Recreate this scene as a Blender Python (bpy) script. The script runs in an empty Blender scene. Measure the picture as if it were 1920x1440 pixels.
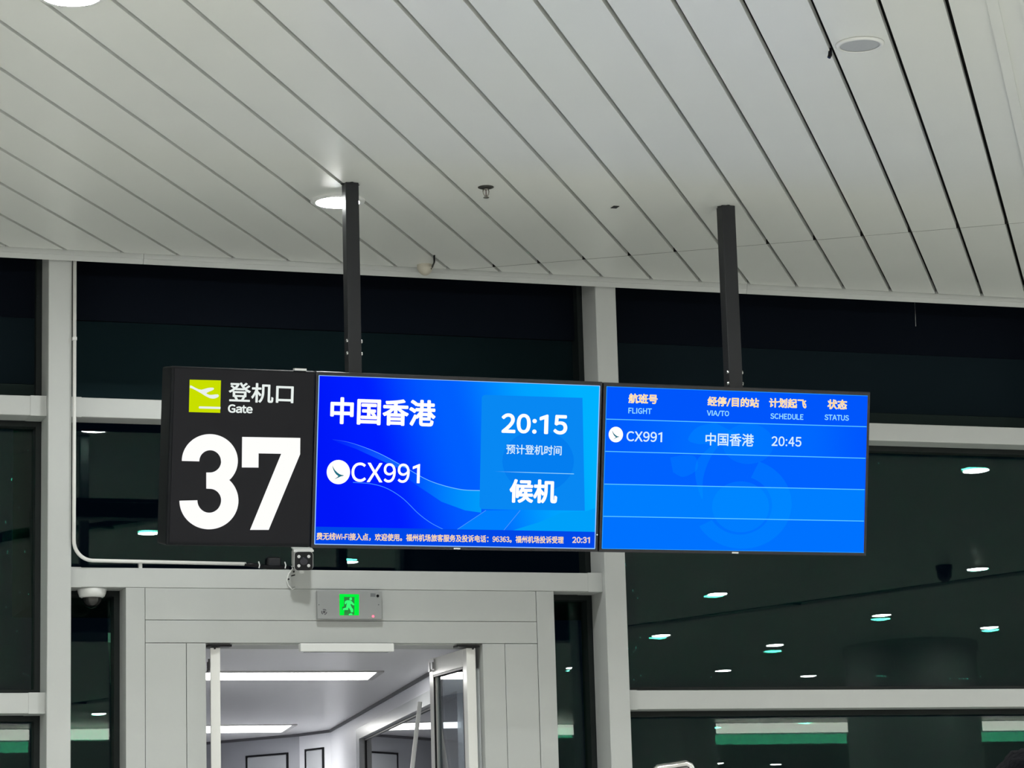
import bpy, bmesh, math, random, re
from mathutils import Vector, Matrix
random.seed(7)

# ------------------------------------------------------------------ camera
F_PX, PITCH, ROLL, YAW = 4925.5, math.radians(10.567), math.radians(-1.608), math.radians(19.246)
CAM = Vector((0.0, 0.0, 1.6))
cp, sp, cy, sy = math.cos(PITCH), math.sin(PITCH), math.cos(YAW), math.sin(YAW)
FW = Vector((sy*cp, cy*cp, sp)); RT0 = Vector((cy, -sy, 0)); UP0 = RT0.cross(FW)
RT = RT0*math.cos(ROLL) + UP0*math.sin(ROLL)
UP = UP0*math.cos(ROLL) - RT0*math.sin(ROLL)
sc = bpy.context.scene
COL = sc.collection
cam = bpy.data.cameras.new('camera'); camo = bpy.data.objects.new('camera', cam); COL.objects.link(camo)
cam.sensor_fit = 'HORIZONTAL'; cam.sensor_width = 36.0; cam.lens = F_PX/1920*36.0
cam.clip_start = 0.1; cam.clip_end = 500
camo.matrix_world = Matrix(((RT.x, UP.x, -FW.x, CAM.x), (RT.y, UP.y, -FW.y, CAM.y), (RT.z, UP.z, -FW.z, CAM.z), (0, 0, 0, 1)))
sc.camera = camo
# ------------------------------------------------------------------ world, exposure
w = bpy.data.worlds.new('night'); sc.world = w; w.use_nodes = True
bg = w.node_tree.nodes['Background']; bg.inputs[0].default_value = (0.10, 0.22, 0.60, 1); bg.inputs[1].default_value = 0.010
vs = sc.view_settings
sc.display_settings.display_device = 'sRGB'
vs.view_transform = 'Standard'; vs.look = 'None'; vs.gamma = 1.0; vs.exposure = 0.0
vs.use_curve_mapping = False
sc.cycles.use_denoising = True
sc.cycles.sample_clamp_indirect = 120.0
LAMP = 338.0          # radiance of the hall downlights
STRIP = 13.5           # radiance of the corridor strip lights

# ------------------------------------------------------------------ measuring helpers (points at true depth)
def ray(px, py):
    return RT*((px-960)/F_PX) + UP*((720-py)/F_PX) + FW
def atY(px, py, Y):
    r = ray(px, py); return CAM + r*(Y/r.y)
def atZ(px, py, z):
    r = ray(px, py); return CAM + r*((z-CAM.z)/r.z)
def atX(px, py, x):
    r = ray(px, py); return CAM + r*(x/r.x)
def at_plane(px, py, p0, n):
    r = ray(px, py); return CAM + r*((p0-CAM).dot(n)/r.dot(n))

# ------------------------------------------------------------------ materials
def lin(c):
    return tuple(((v/255)/12.92 if v/255 <= .04045 else ((v/255+.055)/1.055)**2.4) for v in c)
MATS = {}
def mat(name, col=None, rough=.5, metal=0., spec=.5, emit=None, strength=1., bump=0., bscale=40., vary=0.):
    if name in MATS: return MATS[name]
    m = bpy.data.materials.new(name); m.use_nodes = True
    nt = m.node_tree; b = nt.nodes['Principled BSDF']
    c = col if col else (.8, .8, .8)
    b.inputs['Base Color'].default_value = (*c, 1)
    b.inputs['Roughness'].default_value = rough; b.inputs['Metallic'].default_value = metal
    b.inputs['Specular IOR Level'].default_value = spec
    if emit:
        b.inputs['Emission Color'].default_value = (*emit, 1); b.inputs['Emission Strength'].default_value = strength
    if bump or vary:
        tc = nt.nodes.new('ShaderNodeTexCoord'); n = nt.nodes.new('ShaderNodeTexNoise')
        n.inputs['Scale'].default_value = bscale; n.inputs['Detail'].default_value = 4
        nt.links.new(tc.outputs['Object'], n.inputs['Vector'])
        if bump:
            bp = nt.nodes.new('ShaderNodeBump'); bp.inputs['Strength'].default_value = bump; bp.inputs['Distance'].default_value = .01
            nt.links.new(n.outputs['Fac'], bp.inputs['Height']); nt.links.new(bp.outputs['Normal'], b.inputs['Normal'])
        if vary:
            mx = nt.nodes.new('ShaderNodeMixRGB'); mx.blend_type = 'MIX'
            mx.inputs[1].default_value = (*[v*(1-vary) for v in c], 1); mx.inputs[2].default_value = (*[min(1, v*(1+vary)) for v in c], 1)
            nt.links.new(n.outputs['Fac'], mx.inputs[0]); nt.links.new(mx.outputs[0], b.inputs['Base Color'])
    MATS[name] = m
    return m
def emit(name, rgb, strength=1.):
    """a self-lit screen or lamp surface"""
    if name in MATS: return MATS[name]
    m = bpy.data.materials.new(name); m.use_nodes = True; nt = m.node_tree; nt.nodes.clear()
    e = nt.nodes.new('ShaderNodeEmission'); o = nt.nodes.new('ShaderNodeOutputMaterial')
    e.inputs[0].default_value = (*lin(rgb), 1); e.inputs[1].default_value = strength
    nt.links.new(e.outputs[0], o.inputs[0]); MATS[name] = m
    return m
def glass(name, tint, refl, f0, rough=0.0):
    """flat glazing: clear or tinted see-through plus a mirror reflection rising at grazing angles"""
    if name in MATS: return MATS[name]
    m = bpy.data.materials.new(name); m.use_nodes = True; nt = m.node_tree; nt.nodes.clear()
    t = nt.nodes.new('ShaderNodeBsdfTransparent'); g = nt.nodes.new('ShaderNodeBsdfGlossy'); mx = nt.nodes.new('ShaderNodeMixShader')
    lw = nt.nodes.new('ShaderNodeLayerWeight'); lw.inputs[0].default_value = .5
    pw = nt.nodes.new('ShaderNodeMath'); pw.operation = 'POWER'; pw.inputs[1].default_value = 5
    ma = nt.nodes.new('ShaderNodeMath'); ma.operation = 'MULTIPLY_ADD'; ma.inputs[1].default_value = 1-f0; ma.inputs[2].default_value = f0
    o = nt.nodes.new('ShaderNodeOutputMaterial')
    t.inputs[0].default_value = (*tint, 1); g.inputs[0].default_value = (*refl, 1); g.inputs['Roughness'].default_value = rough
    nt.links.new(lw.outputs['Facing'], pw.inputs[0]); nt.links.new(pw.outputs[0], ma.inputs[0]); nt.links.new(ma.outputs[0], mx.inputs[0])
    nt.links.new(t.outputs[0], mx.inputs[1]); nt.links.new(g.outputs[0], mx.inputs[2]); nt.links.new(mx.outputs[0], o.inputs[0])
    MATS[name] = m
    return m
PAINT = mat('white_paint', (.485, .50, .492), .45, vary=.03, bscale=3)
PAINT_DOOR = mat('white_door_paint', (.440, .454, .445), .5, vary=.02, bscale=4)
CEILING = mat('ceiling_plank_white', (.77, .785, .755), .35, vary=.02, bscale=2)
VOID = mat('ceiling_void_black', (.012, .012, .012), .9)
DARKFRAME = mat('dark_gasket', (.010, .014, .014), .5, spec=.2)
SIGNBLACK = mat('sign_black', (.007, .007, .010), .5, spec=.2)
SIGNEDGE = mat('sign_edge_grey', (.005, .006, .008), .5, spec=.15)
BEZEL = mat('screen_bezel', (.012, .012, .016), .35)
POLEMAT = mat('pole_dark_grey', (.016, .017, .020), .45, spec=.3)
STEEL = mat('bolt_steel', (.75, .75, .75), .25, 1.)
CHROME = mat('chrome', (.75, .74, .74), .12, 1.)
GREYBOX = mat('exit_box_grey', (.30, .31, .31), .4)
FLOOR = mat('floor_terrazzo', (.68, .67, .63), .28, vary=.10, bscale=30)
HALLWALL = mat('hall_wall', (.72, .70, .64), .6, vary=.03)
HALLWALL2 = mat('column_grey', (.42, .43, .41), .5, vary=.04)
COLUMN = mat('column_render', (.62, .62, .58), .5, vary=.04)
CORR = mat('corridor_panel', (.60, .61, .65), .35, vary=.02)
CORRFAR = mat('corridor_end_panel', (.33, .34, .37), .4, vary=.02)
CORRCEIL = mat('corridor_ceiling', (.82, .82, .83), .3)
CORRFLOOR = mat('corridor_carpet', (.50, .50, .52), .9, bump=.3, bscale=200)
BLACK = mat('black_plastic', (.005, .005, .007), .3, spec=.25)
WHITEPL = mat('white_plastic', (.72, .73, .72), .35)
CREAM = mat('cream_plastic', (.50, .47, .39), .5)
GLASS_IN = glass('glass_inner', (.86, .93, .90), (.95, 1., 1.), .0135)
GLASS_OUT = glass('glass_outer_green', (.70, .86, .80), (.12, .92, .62), .0085)
GLASS_DOOR = glass('glass_door', (.60, .66, .70), (1, 1, 1), .22)
GLASS_CORR = glass('glass_corridor', (.30, .32, .34), (1, 1, 1), .10)

# ------------------------------------------------------------------ object helpers
WORLD = {}
def empty(name, loc):
    o = bpy.data.objects.new(name, None); COL.objects.link(o); o.location = loc; o.empty_display_size = .05
    WORLD[o] = Vector(loc); return o
def tag(o, label, cat, group=None, kind=None):
    if label: o['label'] = label
    if cat: o['category'] = cat
    if group: o['group'] = group
    if kind: o['kind'] = kind
    return o
def thing(name, label, cat, loc, group=None):
    return tag(empty(name, loc), label, cat, group)
def structure(name, loc=(0, 0, 0)):
    return tag(empty(name, loc), None, None, None, 'structure')
def obj(name, bm, m, parent=None, smooth=False, label=None, origin=None):
    """ONE mesh object from a bmesh given in world coordinates"""
    bmesh.ops.recalc_face_normals(bm, faces=bm.faces)
    me = bpy.data.meshes.new(name)
    if origin is None:
        if parent: origin = WORLD[parent]
        else:
            xs = [v.co for v in bm.verts]
            origin = Vector(((min(v.x for v in xs)+max(v.x for v in xs))/2, (min(v.y for v in xs)+max(v.y for v in xs))/2, min(v.z for v in xs)))
    origin = Vector(origin)
    bm.to_mesh(me); bm.free()
    me.transform(Matrix.Translation(-origin))
    me.materials.append(m)
    if smooth:
        for p in me.polygons: p.use_smooth = True
    o = bpy.data.objects.new(name, me); COL.objects.link(o)
    WORLD[o] = origin
    if parent:
        o.parent = parent; o.location = origin - WORLD[parent]
    else: o.location = origin
    if label: o['label'] = label
    return o
def soft(o, wdt, seg=2):
    md = o.modifiers.new('bevel', 'BEVEL'); md.width = wdt; md.segments = seg; md.limit_method = 'ANGLE'
    return o
def BM(): return bmesh.new()
def box(bm, a, b, M=None):
    xs, ys, zs = zip(a, b)
    vs_ = [Vector((xs[i], ys[j], zs[k])) for i in (0, 1) for j in (0, 1) for k in (0, 1)]
    if M: vs_ = [M @ v for v in vs_]
    v = [bm.verts.new(c) for c in vs_]
    for f in ((0, 1, 3, 2), (4, 6, 7, 5), (0, 4, 5, 1), (2, 3, 7, 6), (0, 2, 6, 4), (1, 5, 7, 3)): bm.faces.new([v[i] for i in f])
    return bm
def prism(bm, pts, d):
    """closed outline (list of 3-D points) pushed along d"""
    d = Vector(d); a = [bm.verts.new(Vector(p)) for p in pts]; b = [bm.verts.new(Vector(p)+d) for p in pts]
    bm.faces.new(a); bm.faces.new(b[::-1]); n = len(pts)
    for i in range(n): bm.faces.new([a[i], b[i], b[(i+1) % n], a[(i+1) % n]])
    return bm
def frame_of(d):
    d = Vector(d).normalized(); u = d.cross(Vector((0, 0, 1)))
    if u.length < 1e-3: u = Vector((1, 0, 0))
    u.normalize(); return u, d.cross(u).normalized()
def tube(bm, pts, r, n=12, cap=True):
    pts = [Vector(p) for p in pts]; rings = []
    u = None
    for i, p in enumerate(pts):
        d = (pts[min(i+1, len(pts)-1)]-pts[max(i-1, 0)]).normalized()
        if u is None: u, v = frame_of(d)
        else:
            u = (u - d*u.dot(d)).normalized(); v = d.cross(u)
        rr = r[i] if isinstance(r, (list, tuple)) else r
        rings.append([bm.verts.new(p+(u*math.cos(2*math.pi*k/n)+v*math.sin(2*math.pi*k/n))*rr) for k in range(n)])
    for A, B in zip(rings, rings[1:]):
        for k in range(n): bm.faces.new([A[k], A[(k+1) % n], B[(k+1) % n], B[k]])
    if cap: bm.faces.new(rings[0][::-1]); bm.faces.new(rings[-1])
    return bm
def lathe(bm, prof, c, axis=(0, 0, 1), n=32, close=False):
    """profile of (radius, height) pairs about an axis through c"""
    c = Vector(c); ax = Vector(axis).normalized(); u, v = frame_of(ax); rings = []
    for r, h in prof:
        if r < 1e-6: rings.append([bm.verts.new(c+ax*h)]); continue
        rings.append([bm.verts.new(c+ax*h+(u*math.cos(2*math.pi*k/n)+v*math.sin(2*math.pi*k/n))*r) for k in range(n)])
    for A, B in zip(rings, rings[1:]):
        for k in range(n):
            q = [A[k % len(A)], A[(k+1) % len(A)], B[(k+1) % len(B)], B[k % len(B)]]
            q2 = []
            for x in q:
                if x not in q2: q2.append(x)
            if len(q2) > 2: bm.faces.new(q2)
    if close:
        for R_ in (rings[0], rings[-1]):
            if len(R_) > 2: bm.faces.new(R_)
    return bm
def dup(root, loc, label=None, group=None):
    r = root.copy(); COL.objects.link(r); r.location = loc; WORLD[r] = Vector(loc)
    if label: r['label'] = label
    if group: r['group'] = group
    for ch in list(root.children):
        c = ch.copy(); COL.objects.link(c); c.parent = r
        for g in list(ch.children):
            d = g.copy(); COL.objects.link(d); d.parent = c
    return r

# ------------------------------------------------------------------ key dimensions
ZC = 5.5006                     # hall ceiling
Y_TRIM, Y_MUL, Y_BEAM, Y_BACK, Y_GLASS = 15.947, 15.95, 16.055, 16.26, 16.33
PL = math.radians(32.99)        # ceiling planks run this far off the wall's normal
N2 = Vector((math.cos(PL), -math.sin(PL), 0)); T2 = Vector((math.sin(PL), math.cos(PL), 0))
X0, X1, YB = -26.0, 45.0, -32.0
Y_FASCIA = -13.2
LEAN = math.radians(1.15)      # the glazing leans out a little

# ------------------------------------------------------------------ hall shell
obj('floor', box(BM(), (X0, YB, -.2), (X1, 16.5, 0)), FLOOR).__setitem__('kind', 'structure')
def clip(poly, n, d):           # keep n.p <= d
    out = []
    for i, p in enumerate(poly):
        q = poly[(i+1) % len(poly)]; a, b = n.dot(p)-d, n.dot(q)-d
        if a <= 0: out.append(p)
        if (a < 0 < b) or (b < 0 < a): out.append(p+(q-p)*(a/(a-b)))
    return out
bm = BM()
seams = []
d = -.763
while d > -75: seams.append((d-.300+.0115, d-.0115)); d -= .300
seams.append((-.763+.0115, -.585))
d = -.425
while d < 95: seams.append((d+.0115, d+.300-.0115)); d += .300
joints = [16.227-6.7*k for k in range(-3, 30)]
hall = [Vector((X0, Y_FASCIA, 0)), Vector((X1, Y_FASCIA, 0)), Vector((X1, Y_TRIM-.006, 0)), Vector((X0, Y_TRIM-.006, 0))]
for a, b in seams:
    if a > -.425 and b < .31 or a > 10.74 and b < 11.42: continue        # two open slots
    strip = clip(clip(hall, N2, b), -N2, -a)
    if len(strip) < 3: continue
    for t1, t0 in zip(joints, joints[1:]):
        pc = clip(clip(strip, T2, t1-.006), -T2, -(t0+.006))
        if len(pc) < 3: continue
        prism(bm, [Vector((p.x, p.y, ZC)) for p in pc], (0, 0, .04))
ceil = obj('ceiling', bm, CEILING); ceil['kind'] = 'structure'
bm = BM()                       # dark joint strips across the planks
for t0 in joints:
    strip = clip(clip(hall, T2, t0+.0055), -T2, -(t0-.0055))
    if len(strip) > 2: prism(bm, [Vector((p.x, p.y, ZC+.0015)) for p in strip], (0, 0, .03))
obj('trim_6', bm, VOID)['kind'] = 'structure'
# raised white profile that runs along the planks
bm = BM()
for a, b, z0 in ((-.583, -.530, ZC-.012), (-.530, -.434, ZC-.002), (-.434, -.416, ZC-.012)):
    strip = clip(clip(hall, N2, b), -N2, -a)
    prism(bm, [Vector((p.x, p.y, z0)) for p in strip], (0, 0, .04))
obj('trim_1', bm, CEILING)['kind'] = 'structure'
# dark void above the planks and above the glazing
bm = BM(); box(bm, (X0, Y_FASCIA, ZC+.10), (X1, 15.96, ZC+.16)); box(bm, (X0, 15.97, ZC+.33), (X1, 16.45, ZC+.39))
obj('ceiling_void', bm, VOID)['kind'] = 'structure'
obj('trim_4', box(BM(), (X0, Y_TRIM+.021, ZC-.05), (X1, Y_TRIM+.045, ZC+.33)), PAINT)['kind'] = 'structure'
# edge trim between ceiling and glazing
bm = BM(); prof = [(Y_TRIM, ZC+.02), (Y_TRIM, ZC-.031), (Y_TRIM+.004, ZC-.033), (Y_TRIM+.019, ZC-.063), (Y_TRIM+.02, ZC-.063), (Y_TRIM+.02, ZC+.02)]
for xa, xb in ((X0, 3.137), (3.139, 7.28), (7.282, X1)):
    prism(bm, [Vector((xa, y, z)) for y, z in prof], (xb-xa, 0, 0))
obj('trim_2', bm, PAINT)['kind'] = 'structure'
# side walls, back wall, lower rear ceiling
obj('wall_left', box(BM(), (X0-.2, YB, 0), (X0, 16.45, ZC+.1)), HALLWALL)['kind'] = 'structure'
obj('wall_right', box(BM(), (X1, YB, 0), (X1+.2, 16.45, ZC+.1)), HALLWALL)['kind'] = 'structure'
obj('wall_back', box(BM(), (X0, YB-.2, 0), (X1, YB, ZC+.1)), HALLWALL)['kind'] = 'structure'
obj('ceiling_rear', box(BM(), (X0, YB, 5.27), (X1, Y_FASCIA-.16, 5.42)), CEILING)['kind'] = 'structure'
# lit fascia where the rear ceiling drops
fa = thing('light_band', 'long glowing white band under the ceiling far behind, seen mirrored in the lower windows', 'light', (18, Y_FASCIA, 5.28))
obj('housing', box(BM(), (X0+.02, Y_FASCIA-.15, 5.275), (X1-.02, Y_FASCIA-.02, ZC+.02)), PAINT, fa)
obj('diffuser', box(BM(), (X0+.05, Y_FASCIA-.02, 5.295), (X1-.05, Y_FASCIA, ZC-.02)), emit('band_light', (255, 250, 238), 16.0), fa)
# round columns of the hall
def mir(px, py, z=None, y=None, zc=3.6):
    """a point seen mirrored in the leaning glazing, at a given height or distance"""
    n = Vector((0, 1, -math.tan(LEAN))).normalized(); p0 = Vector((0, Y_GLASS, zc)); r = ray(px, py)
    P = CAM + r*((p0-CAM).dot(n)/r.dot(n)); q = r - n*(2*r.dot(n))
    return P + q*((z-P.z)/q.z if z is not None else (y-P.y)/q.y)
COLS = []
ca, cb_ = mir(1640, 1195, z=ZC), mir(1880, 1195, z=ZC); ce = mir(1334, 1362, y=-9.5, zc=2.1)
for nm, (cx, cyy, r) in dict(wall_column_right=((ca.x+cb_.x)/2, ca.y-.9, .98), wall_column_rear=(ce.x-1.25, -9.5, 1.25), wall_column_far=(mir(1643, 1362, y=-9.5, zc=2.1).x+1.0, -9.5, 1.0)).items():
    COLS.append((cx, cyy))
    bm = BM(); lathe(bm, [(r, 0), (r, .25), (r*.98, .26), (r*.98, ZC-.12), (r*1.02, ZC-.11), (r*1.02, ZC-.002)], (cx, cyy, 0), n=48)
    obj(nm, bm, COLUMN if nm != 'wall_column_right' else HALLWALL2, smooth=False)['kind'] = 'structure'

# ------------------------------------------------------------------ curtain wall: mullions and beams
WF = structure('wall_front', (4.4, 16.1, 0))
MX = [6.194+3.643*k for k in range(-4, 5)]; MW = .146
ZMID = (atY(146, 744.9, Y_BEAM).z, atY(297, 785.8, Y_BEAM).z)
ZHDR = (atY(880, 1072, Y_BEAM).z, atY(880, 1107, Y_BEAM).z)
ZLOW = (atY(1500, 1293.2, Y_BEAM).z, atY(1500, 1328, Y_BEAM).z)
for x in MX:
    soft(obj('mullion', box(BM(), (x, Y_MUL+.05, 0), (x+MW, Y_BACK, ZC+.32)), PAINT, WF), .004, 1)
DOORBAY = 3
for i, (xa, xb) in enumerate(zip(MX, MX[1:])):
    xa += MW
    rows = [ZMID] + ([ZHDR] if i == DOORBAY else [ZLOW, (1.44, 1.32)])
    for z1, z0 in rows:
        soft(obj('transom', box(BM(), (xa+.0005, Y_BEAM, z0), (xb-.0005, Y_BACK, z1)), PAINT, WF), .003, 1)
        bm = BM()
        for e0, e1 in ((xa+.001, xa+.07), (xb-.10, xb-.001)):
            box(bm, (e0, Y_BEAM-.003, z0-.002), (e1, Y_BACK, z1+.002))
        obj('sleeve', bm, PAINT, WF)
    if i != DOORBAY: obj('sill', box(BM(), (xa+.001, Y_BEAM, .001), (xb-.001, Y_BACK, .12)), PAINT, WF)

# door casing extents
XF0, XF1 = atY(236, 1101, Y_BEAM).x, atY(1038, 1109, Y_BEAM).x
XO0, XO1 = atY(386, 1208, Y_BEAM).x, atY(905, 1208, Y_BEAM).x
ZTOP, ZOPEN = ZHDR[1], atY(640, 1208, Y_BEAM).z
wn = 1
BAND_TONES = [mat('painted_refl_top', (.0022, .0042, .0085), .7, spec=.05), mat('painted_refl_middle', (.0055, .0120, .0165), .7, spec=.05), mat('painted_refl_low', (.018, .028, .027), .7, spec=.05)]  # reflection bands of the upper glass, painted as three dark tones
def refl_bands(xa, xb, z0, z1, open_low=False):
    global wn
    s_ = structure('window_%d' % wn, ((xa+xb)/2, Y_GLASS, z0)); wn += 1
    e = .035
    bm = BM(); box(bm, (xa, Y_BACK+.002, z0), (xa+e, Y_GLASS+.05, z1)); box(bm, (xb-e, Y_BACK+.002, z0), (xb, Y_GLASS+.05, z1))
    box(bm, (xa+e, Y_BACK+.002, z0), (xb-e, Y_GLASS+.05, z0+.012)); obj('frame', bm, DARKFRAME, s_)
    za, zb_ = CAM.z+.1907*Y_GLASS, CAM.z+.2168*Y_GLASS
    for m_, p, q in ((BAND_TONES[0], zb_, z1),) if open_low else ((BAND_TONES[2], z0+.012, za), (BAND_TONES[1], za, zb_), (BAND_TONES[0], zb_, z1)):
        obj('painted_reflection', box(BM(), (xa+e, Y_GLASS, p+.001), (xb-e, Y_GLASS+.03, q-.001)), m_, s_)  # opaque panel whose colour imitates a band mirrored in the glass
def pane(parent, xa, xb, z0, z1, tilt=0., tilt2=0., bow=0.):
    """double glazing: dark edge frame, inner and outer sheet (each a thin slab; the outer one leans or bows a hair)"""
    bm = BM(); e = .035
    box(bm, (xa, Y_BACK+.002, z0), (xa+e, Y_GLASS+.05, z1)); box(bm, (xb-e, Y_BACK+.002, z0), (xb, Y_GLASS+.05, z1))
    box(bm, (xa+e, Y_BACK+.002, z0), (xb-e, Y_GLASS+.05, z0+e)); box(bm, (xa+e, Y_BACK+.002, z1-e), (xb-e, Y_GLASS+.05, z1))
    obj('frame', bm, DARKFRAME, parent)
    zc, xc = (z0+z1)/2, (xa+xb)/2
    for nm, y, m, tl, bw in (('inner_pane', Y_GLASS, GLASS_IN, tilt, 0.), ('outer_pane', Y_GLASS+.020, GLASS_OUT, tilt+tilt2, bow)):
        bm = BM(); nz, nx = (16, 16) if bw else (1, 1); g = []
        for k in range(2):
            grid = []
            for j in range(nz+1):
                z = z0+.01+(z1-z0-.02)*j/nz; row = []
                for ii in range(nx+1):
                    x = xa+.01+(xb-xa-.02)*ii/nx
                    b_ = bw*(1-((x-xc)/(xb-xa)*2)**2)*(1-((z-zc)/(z1-z0)*2)**2) if bw else 0
                    row.append(bm.verts.new((x, y+.006*k+math.tan(tl)*(z-zc)+b_, z)))
                grid.append(row)
            g.append(grid)
            for j in range(nz):
                for ii in range(nx): bm.faces.new([grid[j][ii], grid[j][ii+1], grid[j+1][ii+1], grid[j+1][ii]])
        A, B = g
        for j in range(nz):
            for c_ in (0, nx): bm.faces.new([A[j][c_], A[j+1][c_], B[j+1][c_], B[j][c_]])
        for ii in range(nx):
            for r_ in (0, nz): bm.faces.new([A[r_][ii], A[r_][ii+1], B[r_][ii+1], B[r_][ii]])
        obj(nm, bm, m, parent, smooth=bool(bw))
def window(xa, xb, z0, z1, **k):
    global wn
    s = structure('window_%d' % wn, ((xa+xb)/2, Y_GLASS, z0)); wn += 1
    pane(s, xa, xb, z0, z1, **k)
D = math.radians
Y_BOX = 18.4
def glazed_box(xa, xb):
    """the glazing over the door stands further out, above the corridor roof"""
    global wn
    z0, z1, xr = ZHDR[0]-.04, 5.62, xb+.95
    s_ = structure('window_%d' % wn, ((xa+xb)/2, Y_BOX, z0)); wn += 1
    for nm, y, m, tl in (('inner_pane', Y_BOX, GLASS_IN, 0.), ('outer_pane', Y_BOX+.02, GLASS_OUT, D(-.075))):
        dz = math.tan(tl)*(z1-z0)/2
        bm = BM(); prism(bm, [Vector((xa+.02, y-dz, z0)), Vector((xr, y-dz, z0)), Vector((xr, y+dz, z1)), Vector((xa+.02, y+dz, z1))], (0, .006, 0)); obj(nm, bm, m, s_)
    bm = BM(); y0 = Y_GLASS+.051
    prism(bm, [Vector((xa, y0, z0)), Vector((xa, Y_BOX+.05, z0)), Vector((xa, Y_BOX+.05, z1)), Vector((xa, y0, z1))], (.018, 0, 0))
    prism(bm, [Vector((xb, y0, z0)), Vector((xr, Y_BOX+.05, z0)), Vector((xr, Y_BOX+.05, z1)), Vector((xb, y0, z1))], (.018, 0, 0))
    for za_, zb_ in ((z0-.03, z0), (z1, z1+.03)):
        prism(bm, [Vector((xa, y0, za_)), Vector((xb, y0, za_)), Vector((xr, Y_BOX+.05, za_)), Vector((xa, Y_BOX+.05, za_))], (0, 0, zb_-za_))
    obj('surround', bm, DARKFRAME, s_)
    obj('painted_reflection', box(BM(), (xa+.02, Y_BOX-.03, CAM.z+3.30), (xr-.06, Y_BOX-.015, 5.60)), mat('painted_refl_box', (.040, .085, .105), .7, spec=.05), s_)  # added opaque panel, its colour standing in for the dim reflection
    bm = BM(); box(bm, (xa+.001, Y_BACK+.002, ZHDR[0]+.001), (xa+.036, Y_GLASS+.05, ZMID[1])); box(bm, (xb-.036, Y_BACK+.002, ZHDR[0]+.001), (xb-.001, Y_GLASS+.05, ZMID[1])); obj('frame', bm, DARKFRAME, s_)
for i, (xa, xb) in enumerate(zip(MX, MX[1:])):
    xa += MW
    refl_bands(xa, xb, ZMID[0], ZC+.32, i == DOORBAY)
    if i == DOORBAY:
        glazed_box(xa, xb)
        window(xa, XF0, 1.2, ZHDR[1], tilt=LEAN, tilt2=D(.01)); window(XF1, xb, 1.2, ZHDR[1], tilt=LEAN, tilt2=D(.05))
        window(xa, XF0, .001, 1.2); window(XF1, xb, .001, 1.2)
    else:
        window(xa, xb, ZLOW[0], ZMID[1], tilt=LEAN, tilt2=D(0.), bow=.0016)
        window(xa, xb, 1.44, ZLOW[1], tilt=LEAN, tilt2=D(.20))
        window(xa, xb, .12, 1.32)

# ------------------------------------------------------------------ door set
DR = structure('door_1', ((XO0+XO1)/2, Y_BEAM, 0))
XL1, XL2, XL3 = atY(272, 1101, Y_BEAM).x, atY(349.5, 1207, Y_BEAM).x, XO0
XR1, XR2 = atY(1005, 1109, Y_BEAM).x, atY(946.5, 1207, Y_BEAM).x
ZP1, ZP2 = atY(640, 1164, Y_BEAM).z, atY(640, 1206, Y_BEAM).z
g = .0016
def board(x0, x1, z0, z1, dy=0.):
    soft(obj('casing_board', box(BM(), (x0+g, Y_BEAM+dy, z0+g), (x1-g, Y_BEAM+.05, z1-g)), PAINT_DOOR, DR), .0015, 1)
board(XF0-g, XL1, 0, ZTOP); board(XR1, XF1+g, 0, ZTOP)
board(XL1, XR1, ZP1, ZTOP, .003); board(XL1, XR1, ZP2, ZP1, .001)
board(XL1, XL2, 0, ZP2, .003); board(XL2, XO0+g, 0, ZP2, .001)
board(XR2, XR1, 0, ZP2, .003); board(XO1-g, XR2, 0, ZP2, .001)
bm = BM()
box(bm, (XF0, Y_BEAM+.05, 0), (XO0-.001, Y_GLASS+.07, ZTOP-.001)); box(bm, (XO1+.001, Y_BEAM+.05, 0), (XF1, Y_GLASS+.07, ZTOP-.001))
box(bm, (XO0-.001, Y_BEAM+.05, ZOPEN), (XO1+.001, Y_GLASS+.07, ZTOP-.001))
obj('jamb_core', bm, PAINT_DOOR, DR)
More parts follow.
